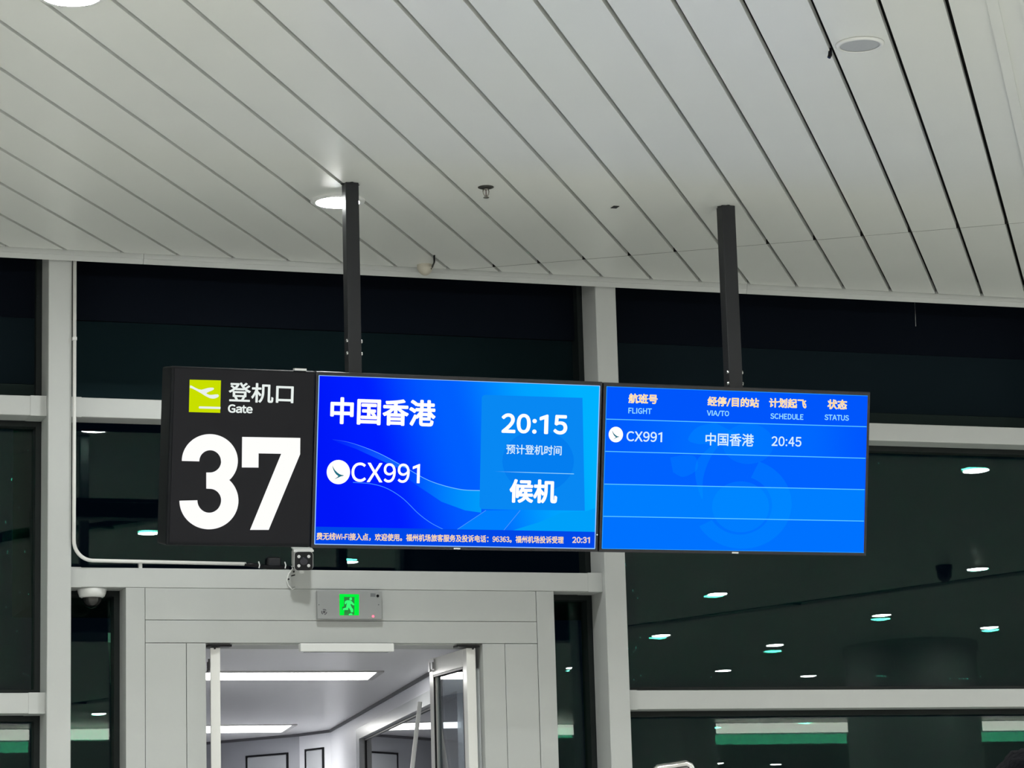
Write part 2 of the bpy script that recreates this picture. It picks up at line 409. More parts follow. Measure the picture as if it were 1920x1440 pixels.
# leaves: frame > glass; built along a hinge direction
def leaf(hinge, ang, width, sgn, ztop, name='leaf'):
    """hinge at floor, swings away from the hall; ang = heading off the wall's normal"""
    dx = Vector((math.sin(ang), math.cos(ang), 0)); th = .062
    nx = Vector((dx.y, -dx.x, 0))
    M = Matrix(((nx.x, dx.x, 0, hinge[0]), (nx.y, dx.y, 0, hinge[1]), (0, 0, 1, 0), (0, 0, 0, 1)))
    st, tr = .085, .115
    bm = BM()
    box(bm, (-th/2, 0, .01), (th/2, st, ztop), M); box(bm, (-th/2, width-st, .01), (th/2, width, ztop), M)
    box(bm, (-th/2, st, ztop-tr), (th/2, width-st, ztop), M); box(bm, (-th/2, st, .01), (th/2, width-st, .25), M)
    f_ = soft(obj(name, bm, mat('leaf_paint', (.74, .74, .72), .18), DR), .004, 2)
    bm = BM(); e = .012
    for s in (-1, 1):
        y0, y1, z0, z1 = st, width-st, .25, ztop-tr
        for a, b in (((s*th/2*.98, y0, z0), (s*th/2*.6, y0+e, z1)), ((s*th/2*.98, y1-e, z0), (s*th/2*.6, y1, z1)),
                     ((s*th/2*.98, y0, z1-e), (s*th/2*.6, y1, z1)), ((s*th/2*.98, y0, z0), (s*th/2*.6, y1, z0+e))):
            box(bm, a, b, M)
    obj('glazing_bead', bm, BLACK, f_)
    obj('glass_pane', box(BM(), (-.006, st-.005, .245), (.006, width-st+.005, ztop-tr+.005), M), GLASS_DOOR, f_)
    bm = BM(); box(bm, (-th/2-.012, width-.15, ztop-.085), (-th/2+.001, width-.02, ztop-.01), M)
    box(bm, (-th/2-.020, width-.14, ztop-.075), (-th/2-.012, width-.10, ztop-.03), M); box(bm, (-th/2-.020, width-.08, ztop-.09), (-th/2-.012, width-.04, ztop-.03), M)
    obj('top_bolt', bm, mat('bolt_grey', (.35, .35, .36), .3, .6), f_)
    bm = BM(); 
    for s in (-1, 1): tube(bm, [M @ Vector((s*.03, width-.04, .95)), M @ Vector((s*.08, width-.04, .95)), M @ Vector((s*.08, width-.04, 1.35)), M @ Vector((s*.03, width-.04, 1.35))], .012)
    obj('pull_handle', bm, STEEL, f_, smooth=True)
hl = atY(402, 1212, 16.12); hr = atY(881, 1212, 16.12)
leaf((hl.x, 16.10), D(12.4), .86, 1, ZOPEN-.018)
leaf((hr.x, 16.10), D(1.0), .86, -1, ZOPEN-.018)
# pivot shoes at the head, finger guard at the right jamb
bm = BM(); box(bm, (hl.x-.05, 16.07, ZOPEN-.014), (hl.x+.10, 16.16, ZOPEN-.001)); box(bm, (hl.x-.012, 16.075, ZOPEN-.03), (hl.x-.002, 16.085, ZOPEN-.014)); obj('pivot_shoe', bm, BLACK, DR)
bm = BM(); box(bm, (hr.x-.10, 16.07, ZOPEN-.014), (hr.x+.05, 16.16, ZOPEN-.001)); box(bm, (hr.x+.002, 16.075, ZOPEN-.03), (hr.x+.012, 16.085, ZOPEN-.014)); obj('pivot_shoe', bm, BLACK, DR)
gp = atY(897.5, 1252, 16.17)
bm = BM(); lathe(bm, [(.027, .02), (.027, gp.z-.025), (.020, gp.z-.008), (0, gp.z)], (gp.x, 16.17, 0), n=20)
obj('finger_guard', bm, mat('guard_white', (.70, .74, .76), .3), DR, smooth=True)
# presence sensor bar under the head
s0, s1 = atY(560, 1207, 16.04), atY(735.5, 1223, 16.04)
ds = thing('door_sensor', 'slim white motion sensor bar mounted at the head of the open doorway', 'sensor', ((s0.x+s1.x)/2, 16.0, s1.z))
soft(obj('housing', box(BM(), (s0.x, 15.995, s1.z), (s1.x, 16.052, s0.z)), WHITEPL, ds), .006, 3)
obj('lens_strip', box(BM(), (s0.x+.03, 16.01, s1.z-.004), (s1.x-.03, 16.04, s1.z+.002)), mat('sensor_lens', (.25, .26, .27), .2), ds)

# ------------------------------------------------------------------ corridor behind the door
ZK = 3.10
CR = Vector((5.93, 19.30, 0)); CR2 = Vector((7.05, 26.10, 0)); cdir = (CR2-CR).normalized()
CR0 = CR - cdir*((19.3-16.42)/cdir.y)
c_f = [CR2, Vector((6.90, 26.80, 0)), Vector((6.33, 28.0, 0)), Vector((5.58, 29.58, 0))]
def wallseg(name, pts, z0, z1, m, th=.06):
    bm = BM(); back = [Vector((p.x+.0, p.y+th, 0)) for p in pts]
    for i in range(len(pts)-1):
        a, b = pts[i], pts[i+1]; nn = Vector(((b-a).y, -(b-a).x, 0)).normalized()
        if nn.dot(Vector((4, 20, 0))-a) > 0: nn = -nn
        prism(bm, [Vector((a.x, a.y, z0)), Vector((b.x, b.y, z0)), Vector((b.x, b.y, z1)), Vector((a.x, a.y, z1))], nn*th)
    o = obj(name, bm, m); o['kind'] = 'structure'; return o
# right wall split round its window
def on_wall(px, py): return at_plane(px, py, CR, Vector((cdir.y, -cdir.x, 0)))
wa, wb = on_wall(669.5, 1367), on_wall(788, 1306)
w_top = (wa.z+wb.z)/2; tA = (wa-CR).dot(cdir); tB = .35
PA, PB = CR+cdir*tA, CR-cdir*2.2
for nm, p, q, z0, z1 in (('wall_corridor_head', CR0, CR2, w_top, ZK+.02), ('wall_corridor_right', PA, CR2, 0, w_top), ('wall_corridor_near', CR0, PB, 0, w_top), ('wall_corridor_sill', PB, PA, 0, .9)):
    wallseg(nm, [p, q], z0, z1, CORR)
wallseg('wall_corridor_bend', c_f[:2], 0, ZK+.02, CORR)
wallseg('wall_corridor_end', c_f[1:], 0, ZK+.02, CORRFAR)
wallseg('wall_corridor_left', [Vector((5.56, 29.57, 0)), Vector((3.09, 16.42, 0))], 0, ZK+.02, CORR)
plan = [CR0+Vector((.1, 0, 0)), CR2+Vector((.1, .1, 0)), c_f[1]+Vector((.1, .1, 0)), c_f[2]+Vector((.1, .1, 0)), c_f[3]+Vector((.1, .1, 0)), Vector((5.48, 29.6, 0)), Vector((3.0, 16.42, 0))]
bm = BM(); prism(bm, [Vector((p.x, p.y, ZK)) for p in plan], (0, 0, .06)); obj('ceiling_corridor', bm, CORRCEIL)['kind'] = 'structure'
bm = BM(); prism(bm, [Vector((p.x, p.y, -.06)) for p in plan], (0, 0, .06)); obj('floor_corridor', bm, CORRFLOOR)['kind'] = 'structure'
# dark shadow-gap trim along the ceiling edge
bm = BM(); cn = Vector((cdir.y, -cdir.x, 0))
for a, b in zip([CR0]+c_f[:3], c_f[:4]):
    nn = Vector(((b-a).y, -(b-a).x, 0)).normalized()
    if nn.dot(Vector((4, 20, 0))-a) < 0: nn = -nn
    prism(bm, [Vector((a.x, a.y, ZK-.028)), Vector((b.x, b.y, ZK-.028)), Vector((b.x, b.y, ZK)), Vector((a.x, a.y, ZK))], nn*.012)
obj('trim_3', bm, mat('shadow_gap', (.09, .09, .10), .6))['kind'] = 'structure'
# window in the corridor wall
wk = structure('window_%d' % wn, (PA.x, PA.y, .9)); wn += 1
def wallbox(bm, t0, t1, z0, z1, o0, o1):    # along wall from PA towards the hall, offset o into the corridor (negative = out)
    a, b = PA-cdir*t0, PA-cdir*t1
    prism(bm, [Vector((a.x, a.y, z0))-cn*o0, Vector((b.x, b.y, z0))-cn*o0, Vector((b.x, b.y, z1))-cn*o0, Vector((a.x, a.y, z1))-cn*o0], cn*(o0-o1))
Lw = (PA-PB).length
bm = BM(); fw_ = .26
wallbox(bm, 0, fw_, .9, w_top, .012, -.08); wallbox(bm, Lw-fw_, Lw, .9, w_top, .012, -.08); wallbox(bm, fw_, Lw-fw_, w_top-.10, w_top, .012, -.08); wallbox(bm, fw_, Lw-fw_, .9, 1.0, .012, -.08)
obj('frame', bm, mat('corridor_frame', (.50, .52, .53), .25), wk)
bm = BM(); wallbox(bm, fw_, fw_+.05, 1.0, w_top-.10, -.036, -.044); wallbox(bm, fw_, Lw-fw_, w_top-.118, w_top-.10, -.036, -.044); wallbox(bm, Lw-fw_-.05, Lw-fw_, 1.0, w_top-.1, -.036, -.044); obj('gasket', bm, BLACK, wk)
bm = BM(); wallbox(bm, fw_+.04, Lw-fw_-.04, 1.0, w_top-.12, -.045, -.055); obj('pane', bm, GLASS_CORR, wk)
bm = BM(); wallbox(bm, fw_+.55, fw_+.60, 1.0, w_top-.55, -.058, -.10); wallbox(bm, fw_+.55, Lw-fw_, w_top-.60, w_top-.55, -.058, -.10); obj('outer_bar', bm, mat('bar_grey', (.35, .36, .38), .4), wk)
bm = BM(); wallbox(bm, -3.5, Lw+.3, .3, ZK, -.5, -.55); obj('wall_corridor_outside', bm, mat('outer_panel', (.20, .21, .23), .5))['kind'] = 'structure'
# strip lights
def strip(label, p, yw, xl):
    pts = [Vector((xl, p[0].y, ZK)), Vector((p[0].x, p[0].y, ZK)), Vector((p[1].x, p[1].y, ZK)), Vector((xl, p[1].y, ZK))]
    t = thing('strip_light', label, 'light', ((xl+p[0].x)/2, (p[0].y+p[1].y)/2, ZK-.012), 'corridor strip lights')
    bm = BM(); prism(bm, [q+Vector((0, 0, -.006)) for q in pts], (0, 0, .005)); obj('diffuser', bm, emit('strip_lamp', (255, 254, 250), STRIP), t)
    o0 = [pts[0]+Vector((-.03, -.03, 0)), pts[1]+Vector((.05, -.03, 0)), pts[2]+Vector((.05, .03, 0)), pts[3]+Vector((-.03, .03, 0))]
    bm = BM()
    for i in range(4):
        j = (i+1) % 4
        prism(bm, [o0[i]+Vector((0, 0, -.012)), o0[j]+Vector((0, 0, -.012)), pts[j]+Vector((0, 0, -.012)), pts[i]+Vector((0, 0, -.012))], (0, 0, .011))
    obj('frame', bm, mat('strip_frame', (.55, .55, .55), .4), t)
strip('long strip light in the corridor ceiling, the nearer one above the doorway', [atZ(706, 1258, ZK), atZ(689, 1272, ZK)], 0, 3.76)
strip('long strip light in the corridor ceiling, the farther one near the end wall', [atZ(547, 1358, ZK), atZ(528, 1371, ZK)], 0, 5.04)
# hatch doors on the end walls (dark outlined panels)
def hatch(nm, p0, nrm, c4):
    n_ = nrm.normalized(); q = [at_plane(px, py, p0, n_) for px, py in c4]
    zt, zb = (q[0].z+q[1].z)/2, 0.02
    a, b = Vector((q[0].x, q[0].y, 0)), Vector((q[1].x, q[1].y, 0)); dr = (b-a).normalized(); wd = (b-a).length
    s = structure(nm, (a.x, a.y, 0)); out = n_ if n_.dot(CAM-p0) > 0 else -n_
    def bx(bm, t0, t1, z0, z1, o):
        A, B = a+dr*t0, a+dr*t1
        prism(bm, [Vector((A.x, A.y, z0)), Vector((B.x, B.y, z0)), Vector((B.x, B.y, z1)), Vector((A.x, A.y, z1))], out*o)
    e = .018
    bm = BM(); bx(bm, 0, e, zb, zt, .02); bx(bm, wd-e, wd, zb, zt, .02); bx(bm, e, wd-e, zt-e, zt, .02); obj('outline', bm, BLACK, s)
    bm = BM(); bx(bm, e+.005, wd-e-.005, zb, zt-e-.005, .012); obj('panel', bm, mat('hatch_panel', (.36, .375, .40), .35), s)
    bm = BM(); bx(bm, wd-.14, wd-.08, .95, 1.2, .05); obj('handle', bm, STEEL, s)
ne = Vector(((c_f[2]-c_f[1]).y, -(c_f[2]-c_f[1]).x, 0))
hatch('door_2', c_f[1], ne, [(463, 1417), (541, 1411)])
nb = Vector(((c_f[1]-c_f[0]).y, -(c_f[1]-c_f[0]).x, 0))
hatch('door_3', c_f[0], nb, [(574, 1406), (608, 1400)])
# slim white pole leaning by the right leaf
pa, pb = atY(787.5, 1316, 17.1), atY(773, 1440, 17.1)
dd = (pb-pa)/(pb.z-pa.z); p_floor = pb + dd*(0.0-pb.z)
tp = thing('leaning_pole', 'slim white pole leaning beside the free edge of the open right door leaf', 'pole', (p_floor.x, p_floor.y, 0))
bm = BM(); tube(bm, [p_floor, pa], .015, 16); obj('shaft', bm, mat('pole_white', (.88, .88, .88), .3), tp, smooth=True)
bm = BM(); tube(bm, [p_floor+Vector((0, 0, .001)), p_floor-dd*.03*-1], .02, 16); obj('foot_cap', bm, BLACK, tp)

# ------------------------------------------------------------------ hanging display group: one tilted plane
TH = math.radians(9.85)
SC_ = Vector((4.534, 13.925, 2.284+1.6)); SU = Vector((1, 0, 0)); SV = Vector((0, -math.sin(TH), math.cos(TH))); SN = Vector((0, -math.cos(TH), -math.sin(TH)))
def sp_(px, py, off=0.):
    p = at_plane(px, py, SC_+SN*off, SN); d_ = p-SC_
    return d_.dot(SU), d_.dot(SV)
def W(u, v, n=0.): return SC_+SU*u+SV*v+SN*n
def sbox(bm, u0, u1, v0, v1, n0, n1):
    prism(bm, [W(u0, v0, n0), W(u1, v0, n0), W(u1, v1, n0), W(u0, v1, n0)], SN*(n1-n0)); return bm
def spoly(bm, pts, n0, th=.0006):
    prism(bm, [W(*sp_(*p), n0) for p in pts], SN*th); return bm
ZM = lambda x, y: (580+x/3.42857, 690+y/3.42857)
ZS = lambda x, y: (1110+x/3.55556, 700+y/3.55556)
ZG = lambda x, y: (280+x/3.6, 660+y/3.6)
def glyph_mesh(body):
    c = bpy.data.curves.new('t', 'FONT'); c.body = body; c.size = 1; c.resolution_u = 6; c.fill_mode = 'FRONT'
    o = bpy.data.objects.new('t', c); COL.objects.link(o)
    dg = bpy.context.evaluated_depsgraph_get(); me = bpy.data.meshes.new_from_object(o.evaluated_get(dg))
    bpy.data.objects.remove(o); bpy.data.curves.remove(c)
    vs_ = [(v.co.x, v.co.y) for v in me.vertices]; fs = [tuple(p.vertices) for p in me.polygons]
    bpy.data.meshes.remove(me)
    return vs_, fs
ADV = {'C': (.56, .651), 'X': (.60, .627), '/': (.37, .412), 'F': (.44, .553), 'L': (.42, .538), 'I': (.094, .272), 'G': (.55, .681), 'H': (.52, .713), 'T': (.58, .597), 'V': (.62, .637), 'A': (.63, .652), 'O': (.575, .688), 'S': (.52, .593), 'E': (.44, .568), 'D': (.50, .656), 'U': (.52, .648), ':': (.10, .242), '1': (.27, .5615), 'a': (.45, .52), 't': (.31, .34), 'e': (.47, .52), 'W': (.83, .887), 'i': (.10, .243), '-': (.22, .30)}
def latin_mesh(body):
    """upright grotesque lettering, glyph by glyph"""
    V_, F_ = [], []; pen = 0
    for ch in body:
        ink, adv = ADV.get(ch, (.46, .5615)); y0, y1 = 0., .711
        if ch in 'ae': y1 = .54
        if ch == 't': y1 = .66
        if ch == '1':
            g = [(0, .61), (.25, .711), (.27, .711), (.27, 0), (.178, 0), (.178, .597), (0, .530)]
            f = [(0, 1, 5, 6), (1, 2, 3, 4, 5)]; x_off = .09
        elif ch == ':':
            g, f = [], []
            for cy_ in (.055, .470):
                b0 = len(g); g += [(.05+.052*math.cos(k*math.pi/8), cy_+.055*math.sin(k*math.pi/8)) for k in range(16)]; f.append(tuple(range(b0, b0+16)))
            x_off = .07
        elif ch == '-': g, f, x_off = [(0, .22), (.22, .22), (.22, .31), (0, .31)], [(0, 1, 2, 3)], .04
        elif ch == 'I': g, f, x_off = [(0, 0), (.094, 0), (.094, .711), (0, .711)], [(0, 1, 2, 3)], .09
        elif ch == '/': g, f, x_off = [(0, -.06), (.085, -.06), (.37, .711), (.285, .711)], [(0, 1, 2, 3)], .02
        else:
            g, f = glyph_mesh(chr(ord(ch)+0xFEE0))
            xs = [p[0] for p in g]; ys = [p[1] for p in g]; a, b, c_, d_ = min(xs), max(xs), min(ys), max(ys)
            g = [((x-a)/(b-a)*ink, y0+(y-c_)/(d_-c_)*(y1-y0)) for x, y in g]; x_off = (adv-ink)/2
        b0 = len(V_); V_ += [(x+pen+x_off, y) for x, y in g]; F_ += [tuple(i_+b0 for i_ in q) for q in f]
        pen += adv
    return V_, F_
def mixed_mesh(body):
    V_, F_ = [], []; pen = 0.; run = ''
    runs = re.findall(r'[\x20-\x7e]+|[^\x20-\x7e]+', body)
    for r_ in runs:
        lt = ord(r_[0]) < 128
        v, f = latin_mesh(r_) if lt else glyph_mesh(r_)
        b0 = len(V_); V_ += [(x+pen, y) for x, y in v]; F_ += [tuple(i_+b0 for i_ in q) for q in f]
        pen += sum(ADV.get(c, (.46, .5615))[1] for c in r_) if lt else len(r_)*EM
    return V_, F_
EM = (lambda a, b: max(x for x, y in b[0])-max(x for x, y in a[0]))(glyph_mesh('机'), glyph_mesh('机机'))
def text_bm(body, tl, br, n0, bold=0., th=.0006, ink=None):
    """lettering fitted so its ink runs from corner tl to corner br (photo pixels on the display plane)"""
    vs_, fs = latin_mesh(body) if all(ord(c) < 128 for c in body) else mixed_mesh(body)
    b_ = max(0., bold)
    xs = [v[0] for v in vs_]; ys = [v[1] for v in vs_]
    x0, x1, y0, y1 = min(xs)-b_, max(xs)+b_, min(ys)-b_, max(ys)+b_
    if ink: x0, x1, y0, y1 = ink
    u0, v1 = sp_(*tl); u1, v0 = sp_(*br)
    offs = [(0, 0)] if b_ < 1e-4 else [(0, 0)]+[(b_*math.cos(k*math.pi/5), b_*math.sin(k*math.pi/5)) for k in range(10)]
    bm = BM()
    for dx, dy in offs:                       # heavier weights are grown outward from the same outline
        V = [bm.verts.new(W(u0+(x+dx-x0)/(x1-x0)*(u1-u0), v0+(y+dy-y0)/(y1-y0)*(v1-v0), n0)) for x, y in vs_]
        for f in fs:
            try: bm.faces.new([V[i_] for i_ in f])
            except ValueError: pass
    return bm, (x0, x1, y0, y1)
WHITE = emit('screen_white', (255, 255, 255), 1.05); WHITE2 = emit('screen_white_soft', (215, 240, 255), 1.)
CYAN = emit('screen_cyan', (150, 225, 255), 1.); ORANGE = emit('screen_orange', (255, 205, 130), 1.)
def stext(name, body, tl, br, parent, m, n0=.002, bold=0., core=None, corebold=0.):
    bm, ink = text_bm(body, tl, br, n0, bold)
    o = obj(name, bm, m, parent)
    if core:
        bm, _ = text_bm(body, tl, br, n0+.0012, corebold, ink=ink); obj('coloured_core', bm, core, o)
    return o

# --- gate number light box
gl, gt = sp_(317, 687); gr, gb = sp_(586.5, 1026)
u_tl, v_tl = sp_(320.3, 687.2); u_bl, v_bl = sp_(310.3, 1022.3); u_tr, v_tr = sp_(592.3, 695.0)
GU0, GU1, GV1, GV0 = (u_tl+u_bl)/2, u_tr-.003, (v_tl+v_tr)/2, v_bl
gs = thing('gate_sign', 'black hanging light box with a large white 37 and a green departure symbol', 'sign', W((GU0+GU1)/2, GV0, -.1))
soft(obj('housing', sbox(BM(), GU0, GU1, GV0, GV1, -.24, .012), SIGNEDGE, gs), .012, 3)
obj('face_panel', sbox(BM(), GU0+.018, GU1-.012, GV0+.020, GV1-.012, .0115, .0155), SIGNBLACK, gs)
NG = .0158
ic = obj('departure_symbol', spoly(BM(), [ZG(268, 187), ZG(479, 192), ZG(474, 411), ZG(263, 405)], NG), emit('sign_lime', (200, 222, 0), 1.), gs)
soft_l = lambda pts: [(340+x/8.727, 700+y/8.727) for x, y in pts]
SIGNW = emit('sign_white', (232, 240, 236), 1.)
obj('plane_outline', spoly(BM(), soft_l([(131, 198), (150, 200), (175, 212), (225, 240), (275, 262), (320, 268), (360, 258), (420, 240), (470, 234), (510, 236), (524, 250), (518, 266), (480, 286), (430, 305), (395, 325), (420, 342), (450, 352), (490, 352), (550, 344), (590, 346), (604, 362), (598, 382), (570, 400), (530, 414), (490, 414), (450, 405), (380, 370), (310, 325), (230, 280), (170, 250), (131, 238)]), NG+.0008), SIGNW, ic)
obj('runway_bar', spoly(BM(), soft_l([(275, 550), (285, 540), (631, 549), (629, 585), (285, 576), (275, 567)]), NG+.0008), SIGNW, ic)
stext('chinese_caption', '登机口', ZG(533, 203), ZG(967, 350), gs, SIGNW, NG, .018)
stext('english_caption', 'Gate', ZG(527, 352), ZG(692, 415), gs, SIGNW, NG, .035)
def arc(cx, cyy, rx, ry, a0, a1, n=28):
    return [(cx+rx*math.cos(math.radians(a0+(a1-a0)*i/n)), cyy-ry*math.sin(math.radians(a0+(a1-a0)*i/n))) for i in range(n+1)]
three = arc(404, 735, 189, 181, 180, -44, 40) + arc(398, 1003, 199, 193, 47, -180, 44)
three += arc(400, 1000, 80, 84, 180, 360, 24) + arc(404, 1000, 76, 77, 0, 90, 14) + [(380, 922), (380, 813)] + arc(404, 738, 76, 75, 270, 360, 14)[0:] + arc(406, 738, 73, 75, 0, 180, 24)
obj('numeral_three', spoly(BM(), [ZG(*p) for p in three], NG), emit('numeral_white', (255, 255, 252), 1.0), gs)
obj('numeral_seven', spoly(BM(), [ZG(*p) for p in ((622, 573), (1014, 580), (1013, 690), (801, 1200), (675, 1200), (885, 687), (733, 684), (732, 780), (620, 779))], NG), MATS['numeral_white'], gs)
bm = BM(); a_, b_ = sp_(552, 690), sp_(574, 694); sbox(bm, a_[0], b_[0], GV1, GV1+.012, -.03, .01)
obj('top_clip', bm, WHITEPL, gs)

# --- the two screens
def screen_material(name, rgbs, zgrad, origin_note=''):
    m = bpy.data.materials.new(name); m.use_nodes = True; nt = m.node_tree; nt.nodes.clear()
    tc = nt.nodes.new('ShaderNodeTexCoord'); sx = nt.nodes.new('ShaderNodeSeparateXYZ'); nt.links.new(tc.outputs['Object'], sx.inputs[0])
    ad = nt.nodes.new('ShaderNodeMath'); ad.operation = 'MULTIPLY_ADD'; ad.inputs[1].default_value = zgrad
    mr = nt.nodes.new('ShaderNodeMapRange'); mr.inputs[1].default_value = -.83; mr.inputs[2].default_value = .83
    nt.links.new(sx.outputs['X'], mr.inputs[0]); nt.links.new(sx.outputs['Z'], ad.inputs[0]); nt.links.new(mr.outputs[0], ad.inputs[2])
    rp = nt.nodes.new('ShaderNodeValToRGB'); cr_ = rp.color_ramp; cr_.interpolation = 'EASE'
    while len(cr_.elements) < len(rgbs): cr_.elements.new(.5)
    for e_, (p, c) in zip(cr_.elements, rgbs): e_.position = p; e_.color = (*lin(c), 1)
    nt.links.new(ad.outputs[0], rp.inputs[0])
    e = nt.nodes.new('ShaderNodeEmission'); o = nt.nodes.new('ShaderNodeOutputMaterial')
    nt.links.new(rp.outputs[0], e.inputs[0]); nt.links.new(e.outputs[0], o.inputs[0])
    return m
def make_screen(label, corners, pm):
    q = [sp_(*c) for c in corners]
    u0, u1 = (q[0][0]+q[2][0])/2, (q[1][0]+q[3][0])/2; v1, v0 = (q[0][1]+q[1][1])/2, (q[2][1]+q[3][1])/2
    t = thing('display_screen', label, 'screen', W((u0+u1)/2, v0, -.03))
    b = .018
    soft(obj('casing', sbox(BM(), u0-b, u1+b, v0-b*1.1, v1+b*1.3, -.075, 0), BEZEL, t), .004, 2)
    obj('picture', sbox(BM(), u0, u1, v0, v1, -.001, .0008), pm, t, origin=W((u0+u1)/2, (v0+v1)/2))
    return t, (u0, u1, v0, v1)
MM = screen_material('boarding_picture', [(0., (0, 22, 248)), (.22, (0, 30, 255)), (.52, (0, 95, 255)), (.85, (0, 165, 255)), (1., (0, 178, 255))], .18)
ms, (mu0, mu1, mv0, mv1) = make_screen('blue screen beside the 37 showing boarding time 20:15 and a ticker line', [ZM(62, 48), ZM(1866, 115), ZM(33, 1132), ZM(1834, 1161)], MM)
L1, L2 = .0012, .0022
def lay(name, pts, m, parent, n0=L1): return obj(name, spoly(BM(), [ZM(*p) for p in pts], n0, .0005), m, parent)
def ribbon(pts, w0, w1=None):
    w1 = w0 if w1 is None else w1; out_a, out_b = [], []
    for i, p in enumerate(pts):
        a, b = pts[max(0, i-1)], pts[min(len(pts)-1, i+1)]; dx, dy = b[0]-a[0], b[1]-a[1]; l = math.hypot(dx, dy)
        wd = (w0+(w1-w0)*i/(len(pts)-1))/2
        out_a.append((p[0]-dy/l*wd, p[1]+dx/l*wd)); out_b.append((p[0]+dy/l*wd, p[1]-dx/l*wd))
    return out_a+out_b[::-1]
def smooth_path(pts, n=8):
    out = []
    for i in range(len(pts)-1):
        p0, p1, p2, p3 = pts[max(0, i-1)], pts[i], pts[i+1], pts[min(len(pts)-1, i+2)]
        for k in range(n):
            t = k/n
            out.append(tuple(.5*(2*p1[j]+(p2[j]-p0[j])*t+(2*p0[j]-5*p1[j]+4*p2[j]-p3[j])*t*t+(3*p1[j]-p0[j]-3*p2[j]+p3[j])*t**3) for j in (0, 1)))
    return out+[pts[-1]]
c1 = smooth_path([(150, 460), (270, 482), (440, 545), (600, 630), (740, 710), (850, 752), (980, 782), (1105, 788)])
def band_mat(name, c0, c1_, axis='Z', lo=-.3, hi=0.):
    m = bpy.data.materials.new(name); m.use_nodes = True; nt = m.node_tree; nt.nodes.clear()
    tc = nt.nodes.new('ShaderNodeTexCoord'); sx = nt.nodes.new('ShaderNodeSeparateXYZ'); mr = nt.nodes.new('ShaderNodeMapRange')
    mr.inputs[1].default_value = lo; mr.inputs[2].default_value = hi; mr.interpolation_type = 'SMOOTHSTEP'
    e = nt.nodes.new('ShaderNodeEmission'); tr = nt.nodes.new('ShaderNodeBsdfTransparent'); mx = nt.nodes.new('ShaderNodeMixShader'); o = nt.nodes.new('ShaderNodeOutputMaterial')
    e.inputs[0].default_value = (*lin(c1_), 1)
    mm = nt.nodes.new('ShaderNodeMath'); mm.operation = 'MULTIPLY'; mm.inputs[1].default_value = c0
    nt.links.new(tc.outputs['Object'], sx.inputs[0]); nt.links.new(sx.outputs[axis], mr.inputs[0]); nt.links.new(mr.outputs[0], mm.inputs[0]); nt.links.new(mm.outputs[0], mx.inputs[0])
    nt.links.new(tr.outputs[0], mx.inputs[1]); nt.links.new(e.outputs[0], mx.inputs[2]); nt.links.new(mx.outputs[0], o.inputs[0])
    return m
mc = W((mu0+mu1)/2, (mv0+mv1)/2)
def layer(name, pts, m, parent, n0, zf=ZM, origin=None):
    bm = BM(); v = [bm.verts.new(W(*sp_(*zf(*p)), n0)) for p in pts]; bm.faces.new(v)
    return obj(name, bm, m, parent, origin=origin if origin else mc)
# light swell under the sweeping line, fading to the left
swell = c1[8:] + [(1105, 930), (1000, 915), (850, 860), (700, 760), (560, 660), (430, 580)]
layer('swell', swell, band_mat('swell_mat', .9, (0, 168, 250), 'X', -.42, .30), ms, .0011)
swl = [p for p in c1[:26]] + [(560, 640), (430, 580), (300, 520), (180, 478)]
layer('swell_trail', swl, band_mat('swell_trail_mat', .55, (30, 140, 255), 'X', -.80, -.2), ms, .0010)
layer('sweep_line', ribbon(c1, 2, 5), band_mat('sweep_mat', .85, (120, 205, 255), 'X', -.80, -.45), ms, .0015)
c2 = smooth_path([(280, 735), (400, 745), (500, 775), (600, 838), (700, 935), (780, 995), (862, 1038)])
layer('thin_line', ribbon(c2, 4), emit('screen_line_blue', (70, 150, 255), 1.), ms, .0015)
layer('angled_band', [(950, 1038), (1135, 915), (1355, 915), (1250, 1043)], emit('screen_band', (0, 128, 255), 1.), ms, .0011)
layer('angled_line', ribbon([(950, 1038), (1135, 915)], 4), MATS['screen_line_blue'], ms, .0014)
layer('angled_line', ribbon([(1250, 1043), (1355, 915)], 4), MATS['screen_line_blue'], ms, .0014)
layer('corner_glow', [(1300, 1046), (1480, 990), (1620, 930), (1780, 920), (1838, 900), (1836, 1050)], emit('screen_glow', (0, 160, 250), 1.), ms, .0011)
# status card
card = arc(1130, 195, 22, 22, 90, 180, 8)[::1]
card = [(1755, 192)] + [(1130, 173)] + arc(1130, 195, 22, 22, 90, 180, 6) + arc(1115, 885, 22, 22, 180, 270, 6) + [(1770, 918)]
layer('status_card', card, emit('screen_card', (8, 136, 243), 1.), ms, .0018)
layer('card_watermark', arc(1470, 600, 230, 200, 0, 360, 40)[:-1], emit('screen_card_dark', (4, 126, 240), 1.), ms, .0020)
layer('card_line', ribbon([(1160, 664), (1700, 681)], 4), band_mat('card_line_mat', 1., (150, 220, 255), 'X', .2, .45), ms, .0026)
stext('destination_text', '中国香港', ZM(137, 185), ZM(809, 379), ms, WHITE, L2, .030)
stext('flight_number_text', 'CX991', ZM(272, 606), ZM(708, 741), ms, WHITE, L2, .012)
stext('boarding_time_text', '20:15', ZM(1236, 290), ZM(1656, 429), ms, WHITE, .003, .030)
stext('boarding_time_caption', '预计登机时间', ZM(1266, 490), ZM(1620, 562), ms, WHITE2, .003, .014)
stext('status_text', '候机', ZM(1288, 712), ZM(1591, 872), ms, WHITE, .003, .034)
